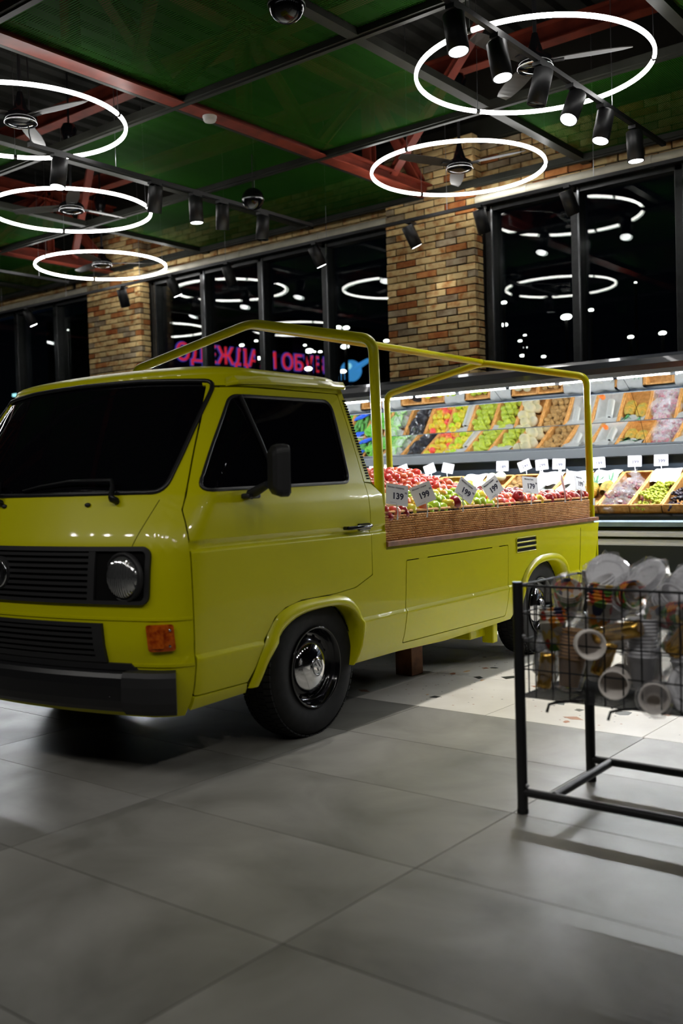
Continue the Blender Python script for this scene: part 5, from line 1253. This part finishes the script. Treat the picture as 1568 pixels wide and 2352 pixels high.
# ---- track spots
def head(track, x, y, z, tgt, label, lit=True, watts=None, size=1.1, group='track spotlights'):
    t = thing('track_spotlight', label, 'spotlight', (x, y, z), group=group)
    d = (Vector(tgt)-Vector((x, y, z-.1))).normalized(); q = (-d).to_track_quat('Z', 'Y')
    MB().box(-.03, .03, -.06, .06, -.03, -.004).build('adapter', 'black_metal', t)
    MB().tube([(0, 0, -.03), (0, 0, -.075)], .012, 8).build('stem', 'black_metal', t)
    mb = MB().lathe([(0, .1), (.06, .1), (.065, .095), (.065, -.135), (.059, -.135), (.057, -.12), (0, -.12)], 24)
    b_ = mb.build('can', 'black_metal', t); b_.location = (0, 0, -.14); b_.rotation_mode = 'QUATERNION'; b_.rotation_quaternion = q
    e_ = MB().lathe([(0, -.1345), (.056, -.1345), (.056, -.124)], 24).build('lens', 'lamp_disc' if lit else 'black_gloss', b_)
    if lit:
        ld = bpy.data.lights.new('spot_beam', 'SPOT'); ld.energy = watts or SPOT_W; ld.spot_size = size; ld.spot_blend = .5; ld.shadow_soft_size = .055; ld.color = (1, .965, .91)
        lo = bpy.data.objects.new('spot_beam', ld); COL.objects.link(lo); lo.parent = b_; lo.location = (0, 0, -.145)
    return t
def track(a, b_, label):
    A = Vector(a); B = Vector(b_); t = thing('light_track', label, 'light track', a)
    d = B-A; hx = .018
    mb = MB()
    if abs(d.x) > abs(d.y): mb.box(0, d.x, -hx, hx, -.003, .03)
    else: mb.box(-hx, hx, 0, d.y, -.003, .03)
    mb.build('rail', 'black_metal', t)
    n = max(2, int(d.length/1.6))
    for i in range(n):
        p = d*((i+.5)/n); MB().tube([(p.x, p.y, .03), (p.x, p.y, 5.3-A.z)], .003, 5).build('hanger_wire', 'steel', t)
    return t
T1 = track((-.19, 2.3, 3.93), (-.19, 6.55, 3.93), 'black spotlight track crossing the ring lamp over the truck bed')
LT1 = {3.24: 'lit can spotlight farthest from the window wall on the truck bed track', 3.75: 'lit can spotlight second from the outer end of the truck bed track', 4.31: 'unlit can spotlight under the fan on the truck bed track', 4.81: 'lit can spotlight just past the unlit one on the truck bed track', 5.32: 'lit can spotlight second from the window wall on the truck bed track', 5.92: 'lit can spotlight nearest the window wall on the truck bed track'}
for y, tg, lit, wt in ((3.24, (.45, 3.0, 0), True, 2.1), (3.75, (.55, 3.6, 0), True, 1.7), (4.31, (-.8, 4.0, 1.1), False, 0), (4.81, (-.45, 3.2, 1.0), True, 1.5), (5.32, (-.5, 4.6, 1.0), True, 1.3), (5.92, (-.1, 6.02, .6), True, 1.0)):
    head(T1, -.19, y, 3.93, tg, LT1[y], lit, SPOT_W*wt if wt else None)
T2 = track((-4.0, 2.95, 3.93), (-4.0, 6.45, 3.93), 'black spotlight track between the ring lamps above the cab')
LT2 = {3.23: 'lit can spotlight at the ring lamp end of the cab track', 4.26: 'unlit can spotlight between the two lit ones on the cab track', 4.76: 'lit can spotlight in the middle of the cab track', 5.11: 'unlit can spotlight beside the ball speaker on the cab track', 5.68: 'unlit can spotlight nearest the window wall on the cab track'}
for y, tg, lit in ((3.23, (-3.9, 2.6, 0), True), (4.26, (-4.8, 4.6, 1), False), (4.76, (-4.0, 4.9, 0), True), (5.11, (-4.6, 5.6, 1.), False), (5.68, (-4.3, 5.6, 0.6), False)):
    head(T2, -4.0, y, 3.93, tg, LT2[y], lit)
MB().tube([(0, .03, .02), (.01, .0, .1), (0, .02, .5), (.012, .0, .9), (0, 0, 1.3)], .006, 6).build('power_cord', 'black_metal', T2)
T3 = track((-13., 6.95, 3.9), (3.0, 6.95, 3.9), 'long black spotlight track running along the window wall')
LT3 = {-11.2: 'at its far left bay end', -9.9: 'in the bay past the farther pillar', -7.75: 'in front of the farther brick pillar', -6.75: 'just past the farther brick pillar', -5.75: 'over the first words of the neon sign', -4.35: 'over the end of the neon sign', -3.05: 'in front of the wide brick pillar', -2.2: 'at the mullion beside the wide brick pillar', -1.25: 'at the second mullion past the wide pillar', .3: 'at the cart end of the wall'}
for x, dx, lit in ((-11.2, .1, True), (-9.9, .5, True), (-7.75, -.3, True), (-6.75, .5, True), (-5.75, .2, True), (-4.35, .6, True), (-3.05, .7, True), (-2.2, .1, True), (-1.25, .5, True), (.3, .0, True)):
    head(T3, x, 6.95, 3.9, (x+dx, 8.05, 1.2), 'black can spotlight on the window wall track '+LT3[x], lit, SPOT_W*.1, group='spotlights along the window wall')
T5 = track((-8.2, 4.6, 3.93), (-8.2, 6.4, 3.93), 'short black spotlight track by the farther ring lamp')
head(T5, -8.2, 5.2, 3.93, (-8.9, 5.4, 0), 'unlit black can spotlight on the short far track', False)
T4 = track((-5.2, -2.3, 3.93), (4.2, -2.3, 3.93), 'black spotlight track over the front of the pickup')
for i in range(14):
    x = -3.4+i*.5; head(T4, x, -2.3, 3.93, ((1.75, 1.3, .62) if i == 10 else (x*.5-.6, .4, .8)), 'lit black can spotlight over the front of the pickup', True, SPOT_W*(.9 if i == 10 else .2), .45 if i == 10 else 1.0, group='spotlights over the front of the pickup')
T6 = track((3.9, -2., 3.93), (3.9, 6., 3.93), 'black spotlight track over the aisle past the wire cart')
for i in range(6):
    y = -1.3+i*1.15; head(T6, 3.9, y, 3.93, ((1.6, 1.3, .6) if i == 2 else (.2, y+.6, .8)), 'lit black can spotlight over the aisle past the wire cart', True, SPOT_W*(.5 if i == 2 else .55 if i < 2 else .14), 1.0, group='spotlights over the aisle')
# ---- ball speakers
for (x, y, z, r, lb) in ((-3.6, 5.12, 3.87, .105, 'black ball speaker hung beside the spotlight track above the cab'), (-.78, 2.42, 3.84, .105, 'black ball speaker hung over the truck bed in front of the ring lamp')):
    t = thing('ball_speaker', lb, 'speaker', (x, y, z))
    MB().sphere((0, 0, 0), r, 24, 16).build('shell', 'black_gloss', t)
    MB().lathe([(r*1.005, -.012), (r*1.02, -.006), (r*1.005, .0)], 24).build('rim', 'steel', t)
    MB().tube([(0, 0, r*.95), (0, 0, 5.4-z)], .004, 5).build('cord', 'black_metal', t)
# ================================================================ the street at night, beyond the glass
mat('neon_red', (.5, .02, .03), .5, emit=(.95, .03, .06), es=1.1); mat('neon_blue', (.05, .08, .6), .5, emit=(.10, .12, .95), es=.55); mat('planet_blue', (.05, .3, .8), .5, emit=(.08, .42, 1.), es=1.0); mat('planet_pale', (.3, .7, .9), .5, emit=(.35, .8, 1.), es=1.6)
mat('street_lamp', (1, 1, 1), .5, emit=(1, .98, .95), es=12.); mat('shop_cyan', (.3, .7, .9), .5, emit=(.4, .85, 1.), es=3.); mat('shop_blue', (.05, .12, .3), .5, emit=(.06, .16, .42), es=.35); noise_mix('night_wall', (.02, .018, .018), (.03, .026, .026), 1., rough=.9)
mat('asphalt', (.02, .02, .02), .8)
o = MB().box(-70, 30, 7.8, 60, -.3, -.15).build('street', 'asphalt'); tag(o, 'dark asphalt street beyond the windows at night', 'street')
def outw(px, py, Y):
    """a point of the street seen over pixel px,py when it stands at distance Y"""
    d = _f+_r2*((px-784)/2286.67)-_u2*((py-1176)/2286.67); t = (Y+1.842256)/d.y; return Vector((2.89827, -1.842256, 1.167207))+d*t
# facade with the neon words
A_ = outw(402, 833, 26.); B_ = outw(775, 866, 35.7)
dirv = Vector((B_.x-A_.x, B_.y-A_.y, 0)); Ls = dirv.length; dirv.normalize(); nrm = Vector((dirv.y, -dirv.x, 0)); rz = math.atan2(dirv.y, dirv.x)
fb = thing('shop_building', 'dark shop building across the street carrying red neon words', 'building', (A_.x-dirv.x*1, A_.y-dirv.y*1, -.15), rz)
MB().box(0, Ls+14, .3, 8, 0, 9).build('facade', 'night_wall', fb)
for i in range(7):
    for q in range(2): MB().box(1.2+i*2.6, 2.8+i*2.6, .26, .31, 4.9+q*2, 6.2+q*2).build('window', 'tinted_glass', fb)
sg = thing('neon_sign', 'red neon sign with blue outline reading ОДЕЖДА И ОБУВЬ on the shop building', 'sign', (A_.x, A_.y, A_.z+.42), rz)
me = text_mesh('ОДЕЖДА И ОБУВЬ', 1.2, .0, 'LEFT', .02); xs = [v.co.x for v in me.vertices]; wd_ = max(xs)-min(xs); me.materials.append(M['neon_red'])
k_ = (Ls*.95)/wd_; obj('letters', me, None, sg, (0, -.06, 0), (PI/2, 0, 0), (k_, .84, 1))
me = text_mesh('ОДЕЖДА И ОБУВЬ', 1.2, .05, 'LEFT', .01); me.materials.append(M['neon_blue']); obj('letter_halo', me, None, sg, (0, .0, 0), (PI/2, 0, 0), (k_, .84, 1))
P = outw(806, 852, 27.); t = thing('planet_sign', 'glowing blue planet shaped shop sign with its ring, beside the brick pillar', 'sign', P, .6); t.scale = (1.45, 1.45, 1.45)
MB().sphere((0, 0, 0), .27, 20, 14).build('globe', 'planet_blue', t)
mb = MB(); n = 40; mb.tube([(.44*math.cos(2*PI*i/n), .44*math.sin(2*PI*i/n)*.5, .25*math.cos(2*PI*i/n)+.06*math.sin(2*PI*i/n)) for i in range(n)], .05, 6, closed=True); mb.build('ring', 'planet_blue', t); MB().sphere((-.05, -.2, .08), .1, 12, 8).build('gleam', 'planet_pale', t)
MB().tube([(0, 0, -.25), (0, 0, (-P.z-.15)/1.45)], .05, 6).build('mast', 'night_wall', t)
# street lamps: a glowing head on its pole
ro_ = random.Random(9)
for i, (px, py, r) in enumerate(((478, 784, .1), (555, 793, .13), (588, 783, .1), (710, 806, .2), (776, 752, .16), (795, 753, .16), (792, 796, .2), (787, 853, .18), (594, 823, .16), (708, 847, .19), (887, 783, .14), (1157, 695, .12), (1158, 746, .14), (1300, 728, .22), (1357, 712, .1), (1448, 774, .12), (1521, 765, .14), (1205, 770, .07), (1206, 798, .08), (1194, 783, .08), (1199, 817, .1), (1248, 819, .09), (1459, 649, .05), (700, 793, .08), (735, 808, .1), (722, 808, .07), (156, 758, .05))):
    Y = 13+ro_.uniform(0, 9); P = outw(px, py, Y); r *= Y/26*.9
    t = thing('street_lamp', 'small bright street lamp beyond the windows', 'street lamp', (P.x, P.y, -.15), group='street lamps beyond the windows')
    MB().sphere((0, 0, P.z+.15), r*.62, 10, 8, sq=(1.5, 1, .7)).build('lamp_head', 'street_lamp', t); MB().tube([(0, 0, 0), (0, 0, P.z+.15-r*.4)], .03, 6).build('pole', 'night_wall', t)
# cyan shop at the far left
P = outw(118, 968, 18.); P.x -= 5.2; t = thing('lit_shop', 'blue lit shop front across the street with cyan light strips', 'shop', (P.x-4, 18, -.15), 0)
MB().box(0, 9.1, .3, 3, 0, 3.6).build('shop_front', 'night_wall', t)
for i in range(4): MB().box(.3+i*2.2, 2.3+i*2.2, .26, .31, 1.4, 3.3).build('shop_window', 'shop_blue', t)
for px, py, wd in ((25, 906, 1.0), (25, 958, 1.0), (60, 930, .6), (-40, 920, .8)):
    q = outw(px, py, 17.9); MB().box(q.x-(P.x-4)-wd/2*.45, q.x-(P.x-4)+wd/2*.45, .1, .2, q.z+.15-.045, q.z+.15+.045).build('light_strip', 'shop_cyan', t)
